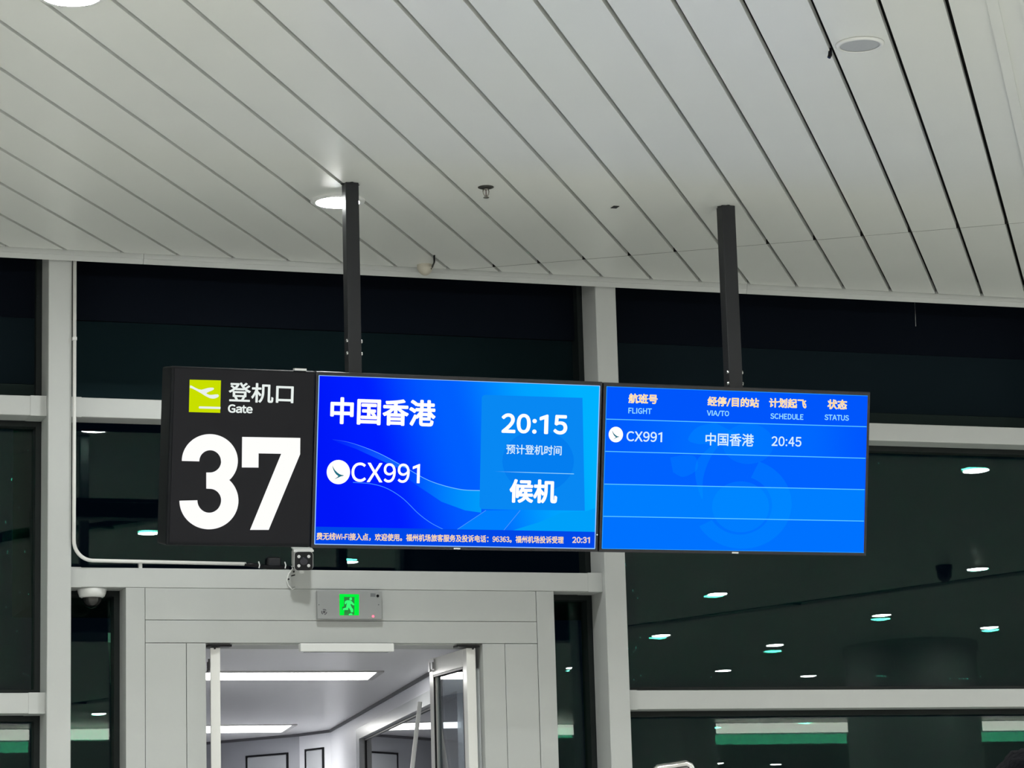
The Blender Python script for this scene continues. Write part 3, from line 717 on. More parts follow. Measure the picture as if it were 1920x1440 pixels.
def logo(parent, zf, cx, cyy, rx, ry, n0, org):
    lg = layer('airline_logo', arc(cx, cyy, rx, ry, 0, 360, 48)[:-1], WHITE, parent, n0, zf, org)
    q = [(-.52, -.56), (-.44, -.38), (-.30, -.16), (-.08, .05), (.12, .18), (.30, .24), (.47, .26), (.42, .31), (.20, .36), (.0, .45), (-.36, .60), (-.10, .42), (.0, .33), (-.18, .20), (-.32, .02), (-.42, -.18), (-.49, -.38)]
    layer('wing_mark', [(cx+a*rx, cyy+b*ry) for a, b in q], emit('logo_teal', (30, 110, 130), 1.), lg, n0+.0008, zf, org)
logo(ms, ZM, 186, 669, 75, 78, L2, mc)
layer('ticker_bar', [(38, 1020), (1838, 1053), (1834, 1157), (35, 1130)], emit('screen_ticker', (0, 72, 232), 1.), ms, .0020)
stext('ticker_text', '费无线Wi-Fi接入点，欢迎使用。福州机场旅客服务及投诉电话：96363。福州机场投诉受理', ZM(46, 1057), ZM(1633, 1130), ms, emit('ticker_white', (255, 244, 222), 1.), .003, .024, ORANGE, -.004)
stext('clock_text', '20:31', ZM(1690, 1085), ZM(1802, 1126), ms, emit('clock_white', (255, 244, 228), 1.), .003, .032, emit('clock_rose', (240, 190, 160), 1.), -.012)
EDGE = emit('screen_edge', (150, 195, 255), 1.)
for a, b, wd in (((62, 48), (1866, 115), 4), ((62, 48), (33, 1132), 6), ((33, 1132), (1834, 1161), 6), ((1866, 115), (1834, 1161), 6)):
    layer('picture_edge', ribbon([a, b], wd), EDGE, ms, .0030)
bm = BM(); a_, b_ = sp_(*ZM(928, 1156)), sp_(*ZM(970, 1163)); sbox(bm, a_[0], b_[0], mv0-.016, mv0-.008, -.005, .0015); obj('maker_plate', bm, WHITEPL, ms)
bm = BM(); a_ = sp_(*ZM(1850, 1072)); lathe(bm, [(.004, 0), (.004, .002), (0, .003)], W(a_[0], a_[1], 0), SN, 12); obj('power_light', bm, emit('power_white', (220, 235, 230), 1.), ms)

SS = screen_material('flight_picture', [(0., (0, 92, 255)), (.45, (0, 112, 255)), (.75, (0, 104, 255)), (1., (0, 88, 255))], 0.)
ss, (su0, su1, sv0, sv1) = make_screen('blue flight list screen at the right end of the hanging row', [ZS(98, 88), ZS(1836, 150), ZS(66, 1168), ZS(1812, 1195)], SS)
scn = W((su0+su1)/2, (sv0+sv1)/2)
def sl(name, pts, m, n0): return layer(name, pts, m, ss, n0, ZS, scn)
rows_ = [((93, 305), (1830, 356)), ((87, 520), (1822, 566)), ((80, 738), (1817, 775)), ((73, 953), (1812, 985))]
sl('header_band', [(98, 90), (1836, 151), (1830, 356), (93, 305)], emit('row_a', (0, 86, 252), 1.), .0011)
sl('row_band', [(87, 520), (1822, 566), (1817, 775), (80, 738)], emit('row_b', (0, 98, 255), 1.), .0011)
sl('row_band', [(80, 738), (1817, 775), (1812, 985), (73, 953)], emit('row_c', (0, 126, 255), 1.), .0011)
sl('row_band', [(73, 953), (1812, 985), (1810, 1194), (67, 1166)], emit('row_d', (0, 114, 255), 1.), .0011)
def fade(name, c, a): 
    m = bpy.data.materials.new(name); m.use_nodes = True; nt = m.node_tree; nt.nodes.clear()
    e = nt.nodes.new('ShaderNodeEmission'); tr = nt.nodes.new('ShaderNodeBsdfTransparent'); mx = nt.nodes.new('ShaderNodeMixShader'); o = nt.nodes.new('ShaderNodeOutputMaterial')
    e.inputs[0].default_value = (*lin(c), 1); mx.inputs[0].default_value = a
    nt.links.new(tr.outputs[0], mx.inputs[1]); nt.links.new(e.outputs[0], mx.inputs[2]); nt.links.new(mx.outputs[0], o.inputs[0]); return m
wm = fade('watermark_light', (0, 165, 255), .17)
# pale swirl in the background: outer crescent, ring, inner disc
outer = arc(1000, 870, 330, 300, 70, -150, 40) + arc(985, 880, 215, 195, -150, 70, 36)
sl('swirl', outer, wm, .0013)
sl('swirl', arc(990, 890, 190, 170, 0, 360, 40)[:-1], wm, .0014)
sl('swirl', smooth_path([(820, 330), (700, 360), (640, 440), (700, 470), (790, 480), (700, 580), (690, 700), (735, 840), (740, 700), (790, 560), (860, 470), (960, 400)]), wm, .0015)
sl('swirl', arc(1040, 470, 170, 135, 0, 360, 32)[:-1], fade('watermark_faint', (0, 160, 255), .14), .00155)
sl('swirl', smooth_path([(520, 560), (620, 545), (690, 560), (700, 640), (610, 690), (540, 660)]), MATS.get('x') or fade('watermark_leaf', (0, 150, 255), .2), .0016)
for i, (a, b) in enumerate(rows_): sl('row_line', ribbon([a, b], 5), emit('row_line_cyan', (95, 205, 255), 1.), .0018)
HW = emit('header_white', (255, 246, 232), 1.)
for nm, s, a, b in (('flight_heading', '航班号', (243, 133), (436, 206)), ('route_heading', '经停/目的站', (770, 153), (1112, 229)), ('schedule_heading', '计划起飞', (1180, 163), (1428, 236)), ('status_heading', '状态', (1569, 172), (1699, 243))):
    stext(nm, s, ZS(*a), ZS(*b), ss, HW, L2, .040, emit('heading_orange', (255, 205, 120), 1.), -.006)
for nm, s, a, b in (('flight_caption', 'FLIGHT', (242, 229), (397, 272)), ('route_caption', 'VIA/TO', (765, 246), (912, 289)), ('schedule_caption', 'SCHEDULE', (1189, 266), (1408, 310)), ('status_caption', 'STATUS', (1550, 274), (1711, 316))):
    stext(nm, s, ZS(*a), ZS(*b), ss, CYAN, L2, .022)
logo(ss, ZS, 158, 408, 48, 52, L2, scn)
stext('flight_number_text', 'CX991', ZS(230, 385), ZS(466, 459), ss, WHITE2, L2, .016)
stext('destination_text', '中国香港', ZS(757, 395), ZS(1077, 489), ss, WHITE2, L2, .014)
stext('departure_time_text', '20:45', ZS(1197, 419), ZS(1394, 489), ss, WHITE2, L2, .016)
for a, b, wd in (((98, 88), (1836, 150), 4), ((98, 88), (66, 1168), 5), ((66, 1168), (1812, 1195), 4)):
    sl('picture_edge', ribbon([a, b], wd), emit('screen_edge_blue', (40, 150, 255), 1.), .0022)
bm = BM(); a_, b_ = sp_(*ZS(933, 1188)), sp_(*ZS(976, 1198)); sbox(bm, a_[0], b_[0], sv0-.017, sv0-.008, -.005, .0015); obj('maker_plate', bm, WHITEPL, ss)

# --- rail behind the row, bolted to the poles and carrying the light box and both screens
t = thing('mounting_rail', 'dark horizontal rail behind the hanging light box and both screens', 'rail', W((GU0+su1)/2, 0, -.1))
soft(obj('beam', sbox(BM(), GU1+.0005, su1-.15, .05, .17, -.135, -.0758), POLEMAT, t), .003, 1)
soft(obj('beam', sbox(BM(), GU1+.0005, su1-.15, -.30, -.20, -.135, -.0758), POLEMAT, t), .003, 1)
# --- poles
def pole(label, top, x0, x1, ybot):
    yb = 14.02; w2 = (x1-x0); 
    t = thing('hanging_pole', label, 'pole', ((x0+x1)/2, yb, 4.2), 'poles of the hanging screens')
    zb = W(0, mv1+.01, -.08).z-.25
    soft(obj('tube', box(BM(), (x0, yb-.042, zb), (x1, yb+.042, ZC-.001)), POLEMAT, t), .004, 2)
    bm = BM(); lathe(bm, [(.0, 0), (.055, 0), (.055, .004), (.05, .006), (0, .006)], ((x0+x1)/2, yb, ZC-.006), n=4); obj('ceiling_plate', bm, POLEMAT, t)
    zs = [atY(0+(664 if top else 1376), 642 if top else 700, yb).z, atY(664 if top else 1376, 665 if top else 721, yb).z]
    for z in zs:
        for s, x in ((-1, x0), (1, x1)):
            bm = BM(); lathe(bm, [(.011, 0), (.011, .006), (.006, .009), (0, .009)], (x, yb-.028, z), (s, 0, 0), 10); obj('bolt', bm, STEEL, t)
    return t
YP = 14.0
pl0, pl1 = atY(649.5, 560, YP).x, atY(674.5, 560, YP).x
pr0, pr1 = atY(1360, 600, YP).x, atY(1385, 600, YP).x
pole('dark grey square pole in front of the bright lamp, left of the two', True, pl0, pl1, 0)
pole('dark grey square pole behind the flight list screen, right of the two', False, pr0, pr1, 0)

# ------------------------------------------------------------------ ceiling fittings
def dl_make():
    t = thing('downlight', 'bright round ceiling lamp beside the top of the left pole', 'light', (0, 0, ZC-.03), 'round ceiling downlights')
    bm = BM(); lathe(bm, [(.128, .030), (.160, .030), (.160, .022), (.150, .016), (.128, .014), (.128, .030)], (0, 0, ZC-.03), n=40); obj('ring', bm, WHITEPL, t, smooth=False)
    bm = BM(); lathe(bm, [(.127, .019), (.110, .013), (.08, .008), (.04, .005), (0, .004)], (0, 0, ZC-.03), n=40); obj('lens', bm, emit('lamp_lens', (250, 253, 251), LAMP), t, smooth=True)
    return t
dl = dl_make()
def refl(px, py, H=ZC):        # where a lamp mirrored in the glazing really hangs
    if px < 700 and py < 1100:
        v = atZ(px, py, H); return v.x, 2*Y_BOX-v.y
    v = mir(px, py, z=H, zc=3.6 if py < 1295 else 2.1); return v.x, v.y
pA = atZ(633, 375.5, ZC); dl.location = (pA.x, pA.y, ZC-.03); WORLD[dl] = Vector(dl.location)
G = 'round ceiling downlights'
pT = atZ(133, -12, ZC)
dup(dl, (pT.x, pT.y, ZC-.03), 'round ceiling lamp at the top left, nearest to the camera', G)
MIR = [(1830, 880, 'at the far right, mirrored in the pane under the beam'), (1833, 1065, 'mirrored right of the hanging dome camera'), (1345, 1112, 'mirrored just below the flight list screen'),
       (1653, 1152, 'mirrored above the dark round column'), (1855, 1175, 'mirrored at the right edge over the column'), (1240, 1190, 'mirrored close beside the right upright'),
       (1453, 1208, 'mirrored in the middle of the right pane'), (1356, 1256, 'mirrored low in the right pane, left of two'), (1516, 1266, 'mirrored low in the right pane, right of two'),
       (280, 998, 'mirrored left of the numeral 37'), (653, 1052, 'mirrored beneath the boarding screen'), (185, 1337, 'mirrored in the left side pane, upper one'),
       (1079, 1250, 'mirrored in the narrow pane right of the door'), (1342, 1342, 'mirrored at the left end of the glowing band'), (1512, 1334, 'mirrored over the middle of the glowing band'), (1622, 1338, 'mirrored at the right end of the glowing band')]
for px, py, s in MIR:
    x, y = refl(px, py); dup(dl, (x, y, ZC-.03), 'round ceiling lamp '+s, G)
for px, py, s in ((1347, 1430, 'left'), (1455, 1432, 'middle'), (1622, 1431, 'right')):
    v = mir(px, py, z=5.27, zc=2.1); dup(dl, (v.x, v.y, 5.27-.031), 'round lamp in the low rear ceiling, %s of the three mirrored at the bottom' % s, G)
mine = [(x, y) for x, y in ((pA.x, pA.y), (1.86, 11.02))]+[refl(a, b) for a, b, _ in MIR]
off = []  # unseen lamps added to brighten the hall and its ceiling
for gx in range(-24, 45, 4):
    for gy in range(-32, 16, 4):
        x, y = gx+1.2, gy+1.3
        u = x/(2*Y_GLASS-y)
        if y > 8 and .09 < x/y < .68 or .11 < u < .66: continue
        if abs(y-Y_FASCIA) < .6: continue
        if any(math.hypot(x-a, y-b) < 3.2 for a, b in COLS): continue
        if x < -16 and (gx//4+gy//4) % 2: continue
        off.append((x, y, ZC if y > Y_FASCIA else 5.27))
off += [(6.6, 9.2, ZC), (8.3, 6.8, ZC), (9.4, 9.2, ZC), (6.4, 3.0, ZC), (2.2, 7.0, ZC), (.4, 9.5, ZC)]  # further unseen lamps added to lift the near ceiling
for x, y, z in off:
    dup(dl, (x, y, z-.031), 'round ceiling lamp elsewhere in the hall, outside the picture', G)

# speaker
s = atZ(1612, 82, ZC); sx_ = .118
t = thing('ceiling_speaker', 'round white ceiling speaker with a grey grille at the upper right', 'speaker', (s.x, s.y, ZC-.014))
bm = BM(); lathe(bm, [(.096, .013), (sx_, .013), (sx_, .007), (.110, .001), (.098, 0), (.096, .004)], (s.x, s.y, ZC-.014), n=48); obj('rim', bm, WHITEPL, t, smooth=True)
bm = BM(); lathe(bm, [(.097, .006), (.06, .003), (0, .002)], (s.x, s.y, ZC-.014), n=48); obj('grille', bm, mat('grille_grey', (.42, .44, .46), .6, bump=.4, bscale=400), t, smooth=True)
# sprinkler
s = atZ(911, 350.5, ZC); t = thing('sprinkler', 'small dark sprinkler head hanging from the ceiling between the poles', 'sprinkler', (s.x, s.y, ZC-.07))
bz = ZC
bm = BM(); lathe(bm, [(.046, -.001), (.046, -.004), (.030, -.010), (.016, -.013), (0, -.013)], (s.x, s.y, bz), n=28); obj('cover_plate', bm, mat('sprinkler_dark', (.045, .045, .04), .35, .5), t, smooth=True)
bm = BM()
for sg in (-1, 1): tube(bm, [(s.x+sg*.013, s.y, bz-.012), (s.x+sg*.018, s.y, bz-.026), (s.x+sg*.015, s.y, bz-.042), (s.x+sg*.006, s.y, bz-.056)], .0036, 8)
lathe(bm, [(.012, -.010), (.012, -.016), (.006, -.018)], (s.x, s.y, bz), n=14)
obj('yoke', bm, mat('sprinkler_brass', (.30, .29, .26), .3, .8), t, smooth=True)
bm = BM(); tube(bm, [(s.x, s.y, bz-.014), (s.x, s.y, bz-.056)], .0026, 8); obj('glass_bulb', bm, mat('bulb_dark', (.08, .03, .03), .2), t, smooth=True)
bm = BM(); lathe(bm, [(0, -.056), (.006, -.057), (.017, -.062), (.017, -.065), (0, -.066)], (s.x, s.y, bz), n=20); obj('deflector', bm, MATS['sprinkler_brass'], t)
# black patch standing in for a small ceiling hole, and a black clip in a seam
s = atZ(1153, 388, ZC); t = obj('hole_patch', box(BM(), (s.x-.018, s.y-.026, ZC-.003), (s.x+.018, s.y+.026, ZC)), BLACK); tag(t, 'tiny black patch standing for a hole in a ceiling plank left of the right pole', 'plate')
s = atZ(1557, 96, ZC); bm = BM(); tube(bm, [(s.x, s.y, ZC+.015), (s.x-.003, s.y, ZC-.02), (s.x-.010, s.y, ZC-.034)], [.008, .011, .009], 8)
tag(obj('cable_end', bm, BLACK), 'small black cable end sticking out of the seam near the speaker', 'cable')
# detector with cable
s = atY(797, 497, 15.86); t = thing('smoke_detector', 'small cream detector at the ceiling edge right of the left pole', 'detector', (s.x, 15.86, ZC-.075))
bm = BM(); lathe(bm, [(.052, 0), (.052, -.018), (.050, -.026), (.042, -.044), (.028, -.060), (.012, -.068), (0, -.07)], (s.x, 15.862, ZC), n=32); obj('body', bm, CREAM, t, smooth=True)
bm = BM(); lathe(bm, [(.005, -.0), (.005, .002), (0, .003)], (s.x+.030, 15.862-.038, ZC-.032), (.5, -.8, -.3), 10); obj('indicator', bm, mat('indicator_dark', (.1, .09, .07), .5), t)
a_ = atZ(815, 478, ZC); bm = BM(); tube(bm, [(a_.x, a_.y, ZC+.01), (a_.x, a_.y+.01, ZC-.006), ((a_.x+s.x)/2+.03, (a_.y+15.86)/2, ZC-.012), (s.x+.042, 15.862-.02, ZC-.020)], .006, 8)
obj('cable', bm, BLACK, t, smooth=True)

# ------------------------------------------------------------------ fittings on the curtain wall
# thin wire hanging under the ceiling edge at the far right
wa_, wb_ = atY(1715, 566, 16.2), atY(1717, 612, 16.2)
bm = BM(); tube(bm, [wa_+Vector((0, 0, .3)), wa_, wb_], .0022, 6); tag(obj('hanging_wire', bm, STEEL), 'short thin bright wire hanging below the ceiling edge at the far right', 'wire')
# white conduit down the upright and along the header
xp = atY(142.5, 800, 16.2); ZH = ZHDR[0]; rp_ = .0115
x_c = MX[3]+MW+rp_+.002; yc = 15.985
pts = [(x_c, yc, ZC-.03), (x_c, yc, ZH+.16)]
for k in range(1, 9): 
    a = math.pi/2*k/8; pts.append((x_c+.12*(1-math.cos(a)), yc+(.045)*(k/8), ZH+.16-.12*math.sin(a)))
x_e = atY(460, 1061, 16.08).x; pts.append((x_e, yc+.085, ZH+.035))
t = thing('cable_conduit', 'white pipe down the left upright and along the top of the door header', 'pipe', (x_c, yc, ZH))
bm = BM(); tube(bm, pts, rp_, 14); obj('pipe', bm, mat('conduit_white', (.72, .72, .70), .4), t, smooth=True)
bm = BM(); xk = atY(263, 1060, 16.07).x; box(bm, (xk-.010, 16.057, ZH+.0005), (xk+.010, 16.09, ZH+.05)); obj('clip', bm, WHITEPL, t)
bm = BM(); zk = atY(140, 635, 15.98).z; box(bm, (x_c-.014, yc-.014, zk-.01), (x_c+.013, yc+.014, zk+.01)); obj('clip', bm, WHITEPL, t)
# black flex, ties and junction box
t = thing('camera_cable', 'black cable with ties on the door header, left of the bullet camera', 'cable', (x_e, 16.09, ZH))
x_b = atY(541, 1060, 16.1).x
bm = BM(); tube(bm, [(x_e-.01, 16.07, ZH+.034), (x_e+.05, 16.08, ZH+.030), (x_e+.16, 16.09, ZH+.017), (x_b, 16.09, ZH+.018)], .013, 10); obj('flex', bm, BLACK, t, smooth=True)
for px in (485.5, 534.5):
    x = atY(px, 1060, 16.09).x; bm = BM(); tube(bm, [(x-.004, 16.074, ZH+.010), (x, 16.072, ZH+.03), (x-.006, 16.074, ZH+.052)], .004, 8); obj('cable_tie', bm, WHITEPL, t)
j0, j1 = atY(498, 1044, 16.16), atY(526, 1060, 16.16)
t = thing('junction_box', 'dark rounded box on the door header behind the black cable', 'box', ((j0.x+j1.x)/2, 16.16, ZH))
soft(obj('case', box(BM(), (j0.x, 16.125, ZH+.001), (j1.x, 16.20, j0.z)), BLACK, t), .02, 4)
soft(obj('lid', box(BM(), (j0.x+.012, 16.121, ZH+.014), (j1.x-.012, 16.126, j0.z-.014)), mat('lid_dark', (.012, .012, .016), .5), t), .004, 2)
# bullet camera
Yb = 15.90
c0 = atY(569.5, 1052, Yb); base = Vector((atY(563, 1070, 16.10).x, 16.10, ZH))
ax = Vector((-.17, -1, -.24)).normalized(); rr = ax.cross(Vector((0, 0, 1))).normalized(); uu = rr.cross(ax).normalized()
t = thing('bullet_camera', 'white bullet security camera with black front on the door header', 'camera', base)
def rounded(bm, hw, hh, cr, n0, n1, c, seg=6):
    pr = []
    for qx, qy, a0 in ((1, 1, 0), (-1, 1, 90), (-1, -1, 180), (1, -1, 270)):
        for k in range(seg+1):
            a = math.radians(a0+90*k/seg); pr.append((qx*(hw-cr)+cr*math.cos(a), qy*(hh-cr)+cr*math.sin(a)))
    prism(bm, [c+rr*x+uu*y+ax*n0 for x, y in pr], ax*(n1-n0)); return bm
obj('body', rounded(BM(), .060, .059, .024, -.20, -.01, c0), WHITEPL, t)
obj('sun_hood', rounded(BM(), .063, .008, .007, -.21, -.004, c0+uu*.064), WHITEPL, t)
fr = obj('front_glass', rounded(BM(), .0565, .058, .022, -.011, .004, c0), BLACK, t)
bm = BM(); lathe(bm, [(.026, 0), (.026, .004), (.02, .006), (0, .003)], c0+ax*.004, ax, 28); obj('lens', bm, mat('lens_dark', (.01, .01, .02), .1), fr, smooth=True)
for sx2 in (-1, 1):
    for sz in (-1, 1):
        bm = BM(); lathe(bm, [(.010, 0), (.010, .003), (.006, .005), (0, .005)], c0+rr*.031*sx2+uu*(.029*sz)+ax*.004, ax, 16); obj('infrared_lamp', bm, mat('led_grey', (.55, .55, .55), .3, emit=(.5, .5, .5), strength=.15), fr)
bm = BM(); q0 = c0-ax*.14-uu*.056
tube(bm, [q0, q0-uu*.03, Vector((base.x, 16.11, ZH+.03)), Vector((base.x, 16.11, ZH+.004))], .016, 12); obj('arm', bm, WHITEPL, t, smooth=True)
bm = BM(); lathe(bm, [(0, .0005), (.05, .0005), (.05, .012), (.03, .018), (0, .018)], (base.x, 16.11, ZH), n=24); obj('foot', bm, WHITEPL, t)
cl = [atY(x, y, 16.048) for x, y in ((549, 1066), (541, 1076), (538, 1088), (541, 1098), (548, 1105), (553, 1101))]
cl = [c0-ax*.17-uu*.05-rr*.02, Vector((cl[0].x-.01, 16.04, ZH+.02))]+cl
bm = BM(); tube(bm, [cl[0], cl[1]]+[Vector(p) for p in cl[2:]], .0045, 8); cb = obj('cable', bm, WHITEPL, t, smooth=True)
bm = BM()
for px, py in ((551, 1072), (541, 1086)):
    p = atY(px, py, 16.040); lathe(bm, [(.006, -.006), (.006, .004), (0, .006)], p, (0, -1, 0), 8)
a_, b_ = atY(546, 1080, 16.042), atY(553, 1078, 16.042); tube(bm, [a_, b_], .004, 6)
obj('cable_plug', bm, BLACK, cb)
# dome camera
s = atY(172.5, 1103, 16.15); zt = ZHDR[1]
t = thing('dome_camera', 'white dome security camera under the header at the left of the door frame', 'camera', (s.x, 16.15, zt-.13))
bm = BM(); lathe(bm, [(.060, 0), (.089, -.001), (.089, -.012), (.086, -.028), (.078, -.048), (.066, -.056), (.060, -.056)], (s.x, 16.15, zt), n=40); obj('base', bm, WHITEPL, t, smooth=True)
bm = BM(); lathe(bm, [(.0595, -.052)]+[(.0595*math.cos(math.radians(a)), -.056-.066*math.sin(math.radians(a))) for a in range(10, 91, 10)], (s.x, 16.15, zt), n=40); obj('dome', bm, glass('dome_smoke', (.25, .25, .26), (1, 1, 1), .06), t, smooth=True)
bm = BM(); lathe(bm, [(0, -.05), (.035, -.055), (.038, -.075), (.03, -.095), (0, -.105)], (s.x, 16.15, zt), n=24); obj('camera_eye', bm, BLACK, t, smooth=True)
# exit sign
YE = Y_BEAM-.001
e0, e1 = atY(592, 1107.5, YE), atY(714, 1162.5, YE); dE = .035
t = thing('exit_sign', 'grey emergency exit box with a green running figure above the doorway', 'sign', ((e0.x+e1.x)/2, YE, e1.z))
soft(obj('case', box(BM(), (e0.x, YE-dE, e1.z), (e1.x, YE, e0.z)), GREYBOX, t), .006, 3)
yf = YE-dE
EX = lambda x, y: atY(580+x/12.8, 1090+y/12.8, yf)
def ep(name, pts, m, parent, dy): 
    return obj(name, prism(BM(), [EX(*p)+Vector((0, -dy, 0)) for p in pts], (0, .0012, 0)), m, parent)
gp_ = ep('lit_panel', [(722, 305), (1192, 312), (1190, 815), (726, 815)], emit('exit_green', (0, 240, 60), 1.), t, .0015)
EG = mat('exit_dark', (.02, .12, .04), .4, emit=lin((0, 120, 30)), strength=.6)
ep('doorway_shape', [(830, 375), (1080, 380), (1075, 800), (960, 812), (830, 812), (838, 690), (785, 680), (785, 620), (830, 600)], EG, gp_, .0025)
ep('runner', [(850, 480), (900, 455), (960, 455), (1010, 475), (1070, 545), (1080, 570), (1050, 580), (1000, 540), (985, 560), (1010, 620), (1050, 680), (1048, 740), (1000, 750), (985, 700), (940, 625), (925, 690), (810, 690), (800, 655), (880, 630), (890, 560), (900, 510), (868, 555), (845, 540)], emit('exit_green_light', (60, 255, 120), 1.), gp_, .0038)
ep('runner_head', arc(990, 422, 32, 36, 0, 360, 16)[:-1], MATS['exit_green_light'], gp_, .0038)
ep('runner_foot', [(940, 790), (985, 765), (1030, 775), (1030, 810), (950, 815)], MATS['exit_green_light'], gp_, .0038)
bm = BM(); lathe(bm, [(.0075, 0), (.0075, .003), (0, .006)], EX(1530, 840), (0, -1, 0), 14); obj('status_light', bm, emit('status_red', (255, 90, 110), 3.), t)
ep('inset_plate', [(1470, 285), (1590, 290), (1585, 372), (1466, 370)], mat('plate_dark', (.16, .17, .18), .4), t, .001)
bm = BM(); lathe(bm, [(.009, 0), (.009, .003), (0, .003)], EX(1640, 352), (0, -1, 0), 12); obj('test_button', bm, BLACK, t)
bm = BM(); cE = EX(355, 735)
for k in range(3):
    a0 = k*120
    pr = [EX(355+70*math.cos(math.radians(a)), 735+70*math.sin(math.radians(a))) for a in range(a0, a0+86, 12)]+[EX(355+48*math.cos(math.radians(a)), 735+48*math.sin(math.radians(a))) for a in range(a0+84, a0-1, -12)]
    prism(bm, [p+Vector((0, -.001, 0)) for p in pr], (0, .0012, 0))
pr = [EX(355+32*math.cos(math.radians(a)), 735+32*math.sin(math.radians(a))) for a in range(0, 360, 20)]+[]
prism(bm, [p+Vector((0, -.001, 0)) for p in pr], (0, .0012, 0))
obj('maker_mark', bm, mat('mark_dark', (.08, .08, .09), .5), t)
for px in (230, 1662):
    bm = BM(); lathe(bm, [(.0035, 0), (.0035, .001), (0, .0012)], EX(px, 562), (0, -1, 0), 10); obj('screw', bm, mat('mark_dark', (.08, .08, .09), .5), t)

# ------------------------------------------------------------------ hall things seen mirrored or cut by the frame
x, y = refl(1770, 1060)
t = thing('hanging_camera', 'dark dome camera on a short stem, mirrored in the right window', 'camera', (x, y, ZC-.22))
bm = BM(); lathe(bm, [(.10, 0), (.10, -.05), (.09, -.055), (.09, -.10)], (x, y, ZC), n=28); obj('housing', bm, BLACK, t, smooth=True)
bm = BM(); lathe(bm, [(.088, -.10)]+[(.088*math.cos(math.radians(a)), -.10-.10*math.sin(math.radians(a))) for a in range(10, 91, 10)], (x, y, ZC), n=28); obj('dome', bm, mat('dome_black', (.01, .01, .012), .15), t, smooth=True)
# chrome topped floor sign
YS = 14.6
a_, b_ = atY(1226, 1440, YS), atY(1296, 1431, YS)
t = thing('floor_sign', 'tall chrome framed floor stand whose top edge rises at the bottom of the right window', 'sign', ((a_.x+b_.x)/2, YS, 0))
zt_ = b_.z
bm = BM(); tube(bm, [(a_.x, YS, .03), (a_.x, YS, a_.z-.02), (a_.x+.02, YS, a_.z), (b_.x-.035, YS, zt_), (b_.x-.008, YS, zt_-.012), (b_.x+.012, YS, zt_-.05), (b_.x+.015, YS, .03)], .020, 16); obj('rail', bm, CHROME, t, smooth=True)
bm = BM(); prism(bm, [Vector((a_.x+.015, YS-.01, .9)), Vector((b_.x, YS-.01, .9)), Vector((b_.x, YS-.01, zt_-.06)), Vector((b_.x-.03, YS-.01, zt_-.02)), Vector((a_.x+.03, YS-.01, a_.z-.02))], (0, .02, 0)); obj('panel', bm, mat('stand_panel', (.20, .195, .195), .3, .6), t)
soft(obj('base', box(BM(), (a_.x-.12, YS-.2, 0), (b_.x+.12, YS+.2, .03)), CHROME, t), .01, 2)

# person standing in the foreground, only the hair reaches the picture
hd = CAM + ray(1959, 1395).normalized()*4.4
PX, PY, PH = hd.x, hd.y, hd.z
t = thing('person', 'person with dark hair, only the top of the head showing in the bottom right corner', 'person', (PX, PY, 0))
def skin(name, nodes, edges, m, parent, sub=2):
    me = bpy.data.meshes.new(name); o = bpy.data.objects.new(name, me); COL.objects.link(o)
    org = WORLD[parent]
    me.from_pydata([Vector((n_[0], n_[1], n_[2]))+Vector((PX, PY, 0))-org for n_ in nodes], edges, [])
    me.materials.append(m)
    md = o.modifiers.new('skin', 'SKIN'); md.use_smooth_shade = True
    o.parent = parent; WORLD[o] = org
    for i, n_ in enumerate(nodes):
        r_ = n_[3] if isinstance(n_[3], tuple) else (n_[3], n_[3])
        me.skin_vertices[0].data[i].radius = r_; me.skin_vertices[0].data[i].use_root = (i == 0)
    sb = o.modifiers.new('sub', 'SUBSURF'); sb.levels = sub; sb.render_levels = sub
    return o
k = PH/1.78
def body_nodes():
    N = [(0, 0, .96*k, (.15, .10)), (0, .005, 1.12*k, (.14, .10)), (0, .0, 1.30*k, (.16, .105)), (0, -.01, 1.44*k, (.13, .08)), (0, 0, 1.52*k, (.055, .055)), (0, .012, 1.585*k, (.058, .06)), (0, .02, 1.66*k, (.078, .095)), (0, .012, 1.72*k, (.066, .08))]
    E_ = [(i, i+1) for i in range(7)]
    for s in (-1, 1):
        b0 = len(N)
        N += [(s*.17, -.01, 1.42*k, .058), (s*.215, -.02, 1.27*k, .048), (s*.235, -.015, 1.12*k, .043), (s*.24, .03, 1.0*k, .037), (s*.235, .075, .88*k, .028), (s*.232, .095, .82*k, (.018, .036))]
        E_ += [(3, b0)]+[(b0+i, b0+i+1) for i in range(5)]
        c0_ = len(N)
        N += [(s*.095, 0, .86*k, .088), (s*.10, .005, .70*k, .078), (s*.105, .01, .50*k, .056), (s*.107, -.005, .33*k, .056), (s*.11, -.02, .12*k, .038), (s*.112, -.015, .05*k, .04), (s*.118, .09, .035*k, (.045, .03)), (s*.12, .16, .03*k, (.042, .024))]
        E_ += [(0, c0_)]+[(c0_+i, c0_+i+1) for i in range(7)]
    return N, E_
SKINM = mat('skin', (.55, .36, .27), .5)
N, E_ = body_nodes(); bd = skin('body', N, E_, SKINM, t)
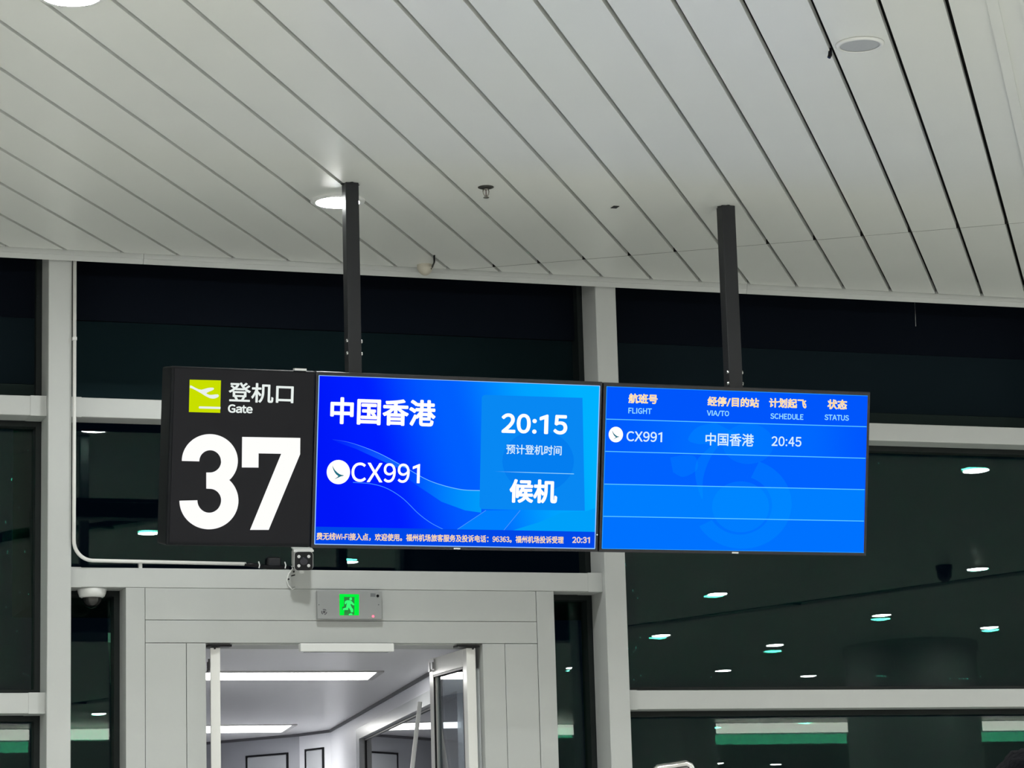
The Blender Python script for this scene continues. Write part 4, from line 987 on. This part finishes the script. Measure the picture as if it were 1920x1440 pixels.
for s in (-1, 1):                                   # five fingers each, gently curled
    for j, (dx, ln) in enumerate(((-.024, .068), (-.008, .076), (.008, .072), (.024, .056))):
        bx, by, bz_ = s*.232, .100+dx, .80*k
        fin = [(bx, by, bz_, .009), (bx-s*.004, by+.004, bz_-ln*.45, .0085), (bx-s*.014, by+.010, bz_-ln*.8, .008), (bx-s*.024, by+.014, bz_-ln, .0065)]
        skin('finger', fin, [(0, 1), (1, 2), (2, 3)], SKINM, bd, 1)
    skin('thumb', [(s*.225, .115, .835*k, .011), (s*.210, .140, .812*k, .0095), (s*.202, .150, .785*k, .008)], [(0, 1), (1, 2)], SKINM, bd, 1)
    for ez in (1,):
        bm = BM(); lathe(bm, [(0, 0), (.011, .003), (.013, .010), (.011, .016), (0, .02)], Vector((PX+s*.032, PY+.098, 1.665*k)), (0, 1, 0), 16); obj('eye', bm, mat('eye_white', (.8, .8, .78), .2), bd, smooth=True)
        skin('ear', [(s*.080, .01, 1.68*k, (.010, .016)), (s*.086, .005, 1.655*k, (.010, .018)), (s*.080, .01, 1.628*k, (.008, .010))], [(0, 1), (1, 2)], SKINM, bd, 1)
skin('nose', [(0, .105, 1.675*k, .010), (0, .122, 1.65*k, .013), (0, .128, 1.636*k, .015), (0, .112, 1.628*k, .012)], [(0, 1), (1, 2), (2, 3)], SKINM, bd, 1)
skin('mouth', [(-.024, .098, 1.600*k, .006), (0, .108, 1.601*k, .009), (.024, .098, 1.600*k, .006)], [(0, 1), (1, 2)], mat('lips', (.45, .2, .18), .5), bd, 1)
# hair cap, short with a soft fringe
bm = BM(); bmesh.ops.create_uvsphere(bm, u_segments=40, v_segments=24, radius=1.)
for v in list(bm.verts):
    x, y, z = v.co
    nz = 1+.05*math.sin(9*x+7*z)*math.sin(8*y)+.02*math.sin(31*x+17*y)
    v.co = Vector((PX+x*.096*nz, PY+.005+y*.112*nz, PH-.104+z*.104*nz))
dele = [v for v in bm.verts if (v.co.z < PH-.165 and v.co.y > PY-.02) or v.co.z < PH-.20 or (v.co.y > PY+.075 and v.co.z < PH-.075)]
bmesh.ops.delete(bm, geom=dele, context='VERTS')
hair = obj('hair', bm, mat('hair_dark', (.0018, .002, .0036), .8, spec=.04, bump=.3, bscale=120), t, smooth=True)
sd = hair.modifiers.new('thick', 'SOLIDIFY'); sd.thickness = .012
JK = mat('jacket_navy', (.02, .022, .035), .8, bump=.3, bscale=90)
jn = [(0, 0, .90*k, (.185, .135)), (0, .005, 1.10*k, (.175, .13)), (0, 0, 1.30*k, (.185, .13)), (0, -.01, 1.44*k, (.145, .095)), (0, 0, 1.495*k, (.075, .072))]
je = [(0, 1), (1, 2), (2, 3), (3, 4)]
for s in (-1, 1):
    b0 = len(jn); jn += [(s*.175, -.01, 1.425*k, .074), (s*.218, -.02, 1.27*k, .064), (s*.238, -.015, 1.12*k, .058), (s*.243, .03, 1.0*k, .05), (s*.238, .068, .90*k, .043)]
    je += [(3, b0)]+[(b0+i, b0+i+1) for i in range(4)]
skin('jacket', jn, je, JK, t)
tn = [(0, 0, .95*k, (.165, .12))]; te = []
for s in (-1, 1):
    b0 = len(tn); tn += [(s*.095, 0, .85*k, .10), (s*.10, .005, .70*k, .09), (s*.105, .01, .50*k, .075), (s*.107, -.005, .33*k, .07), (s*.11, -.015, .12*k, .062)]
    te += [(0, b0)]+[(b0+i, b0+i+1) for i in range(4)]
skin('trousers', tn, te, mat('trousers_black', (.015, .015, .017), .8), t)
for s in (-1, 1):
    skin('shoe', [(s*.112, -.04, .045, (.048, .04)), (s*.115, .05, .042, (.05, .038)), (s*.12, .14, .036, (.046, .03)), (s*.12, .19, .032, (.036, .026))], [(0, 1), (1, 2), (2, 3)], mat('shoe_black', (.012, .012, .012), .3), t)

# ------------------------------------------------------------------ outside at night
obj('ground_outside', box(BM(), (-60, 16.55, -4.3), (90, 120, -4.1)), mat('apron', (.03, .03, .03), .9))['kind'] = 'structure'
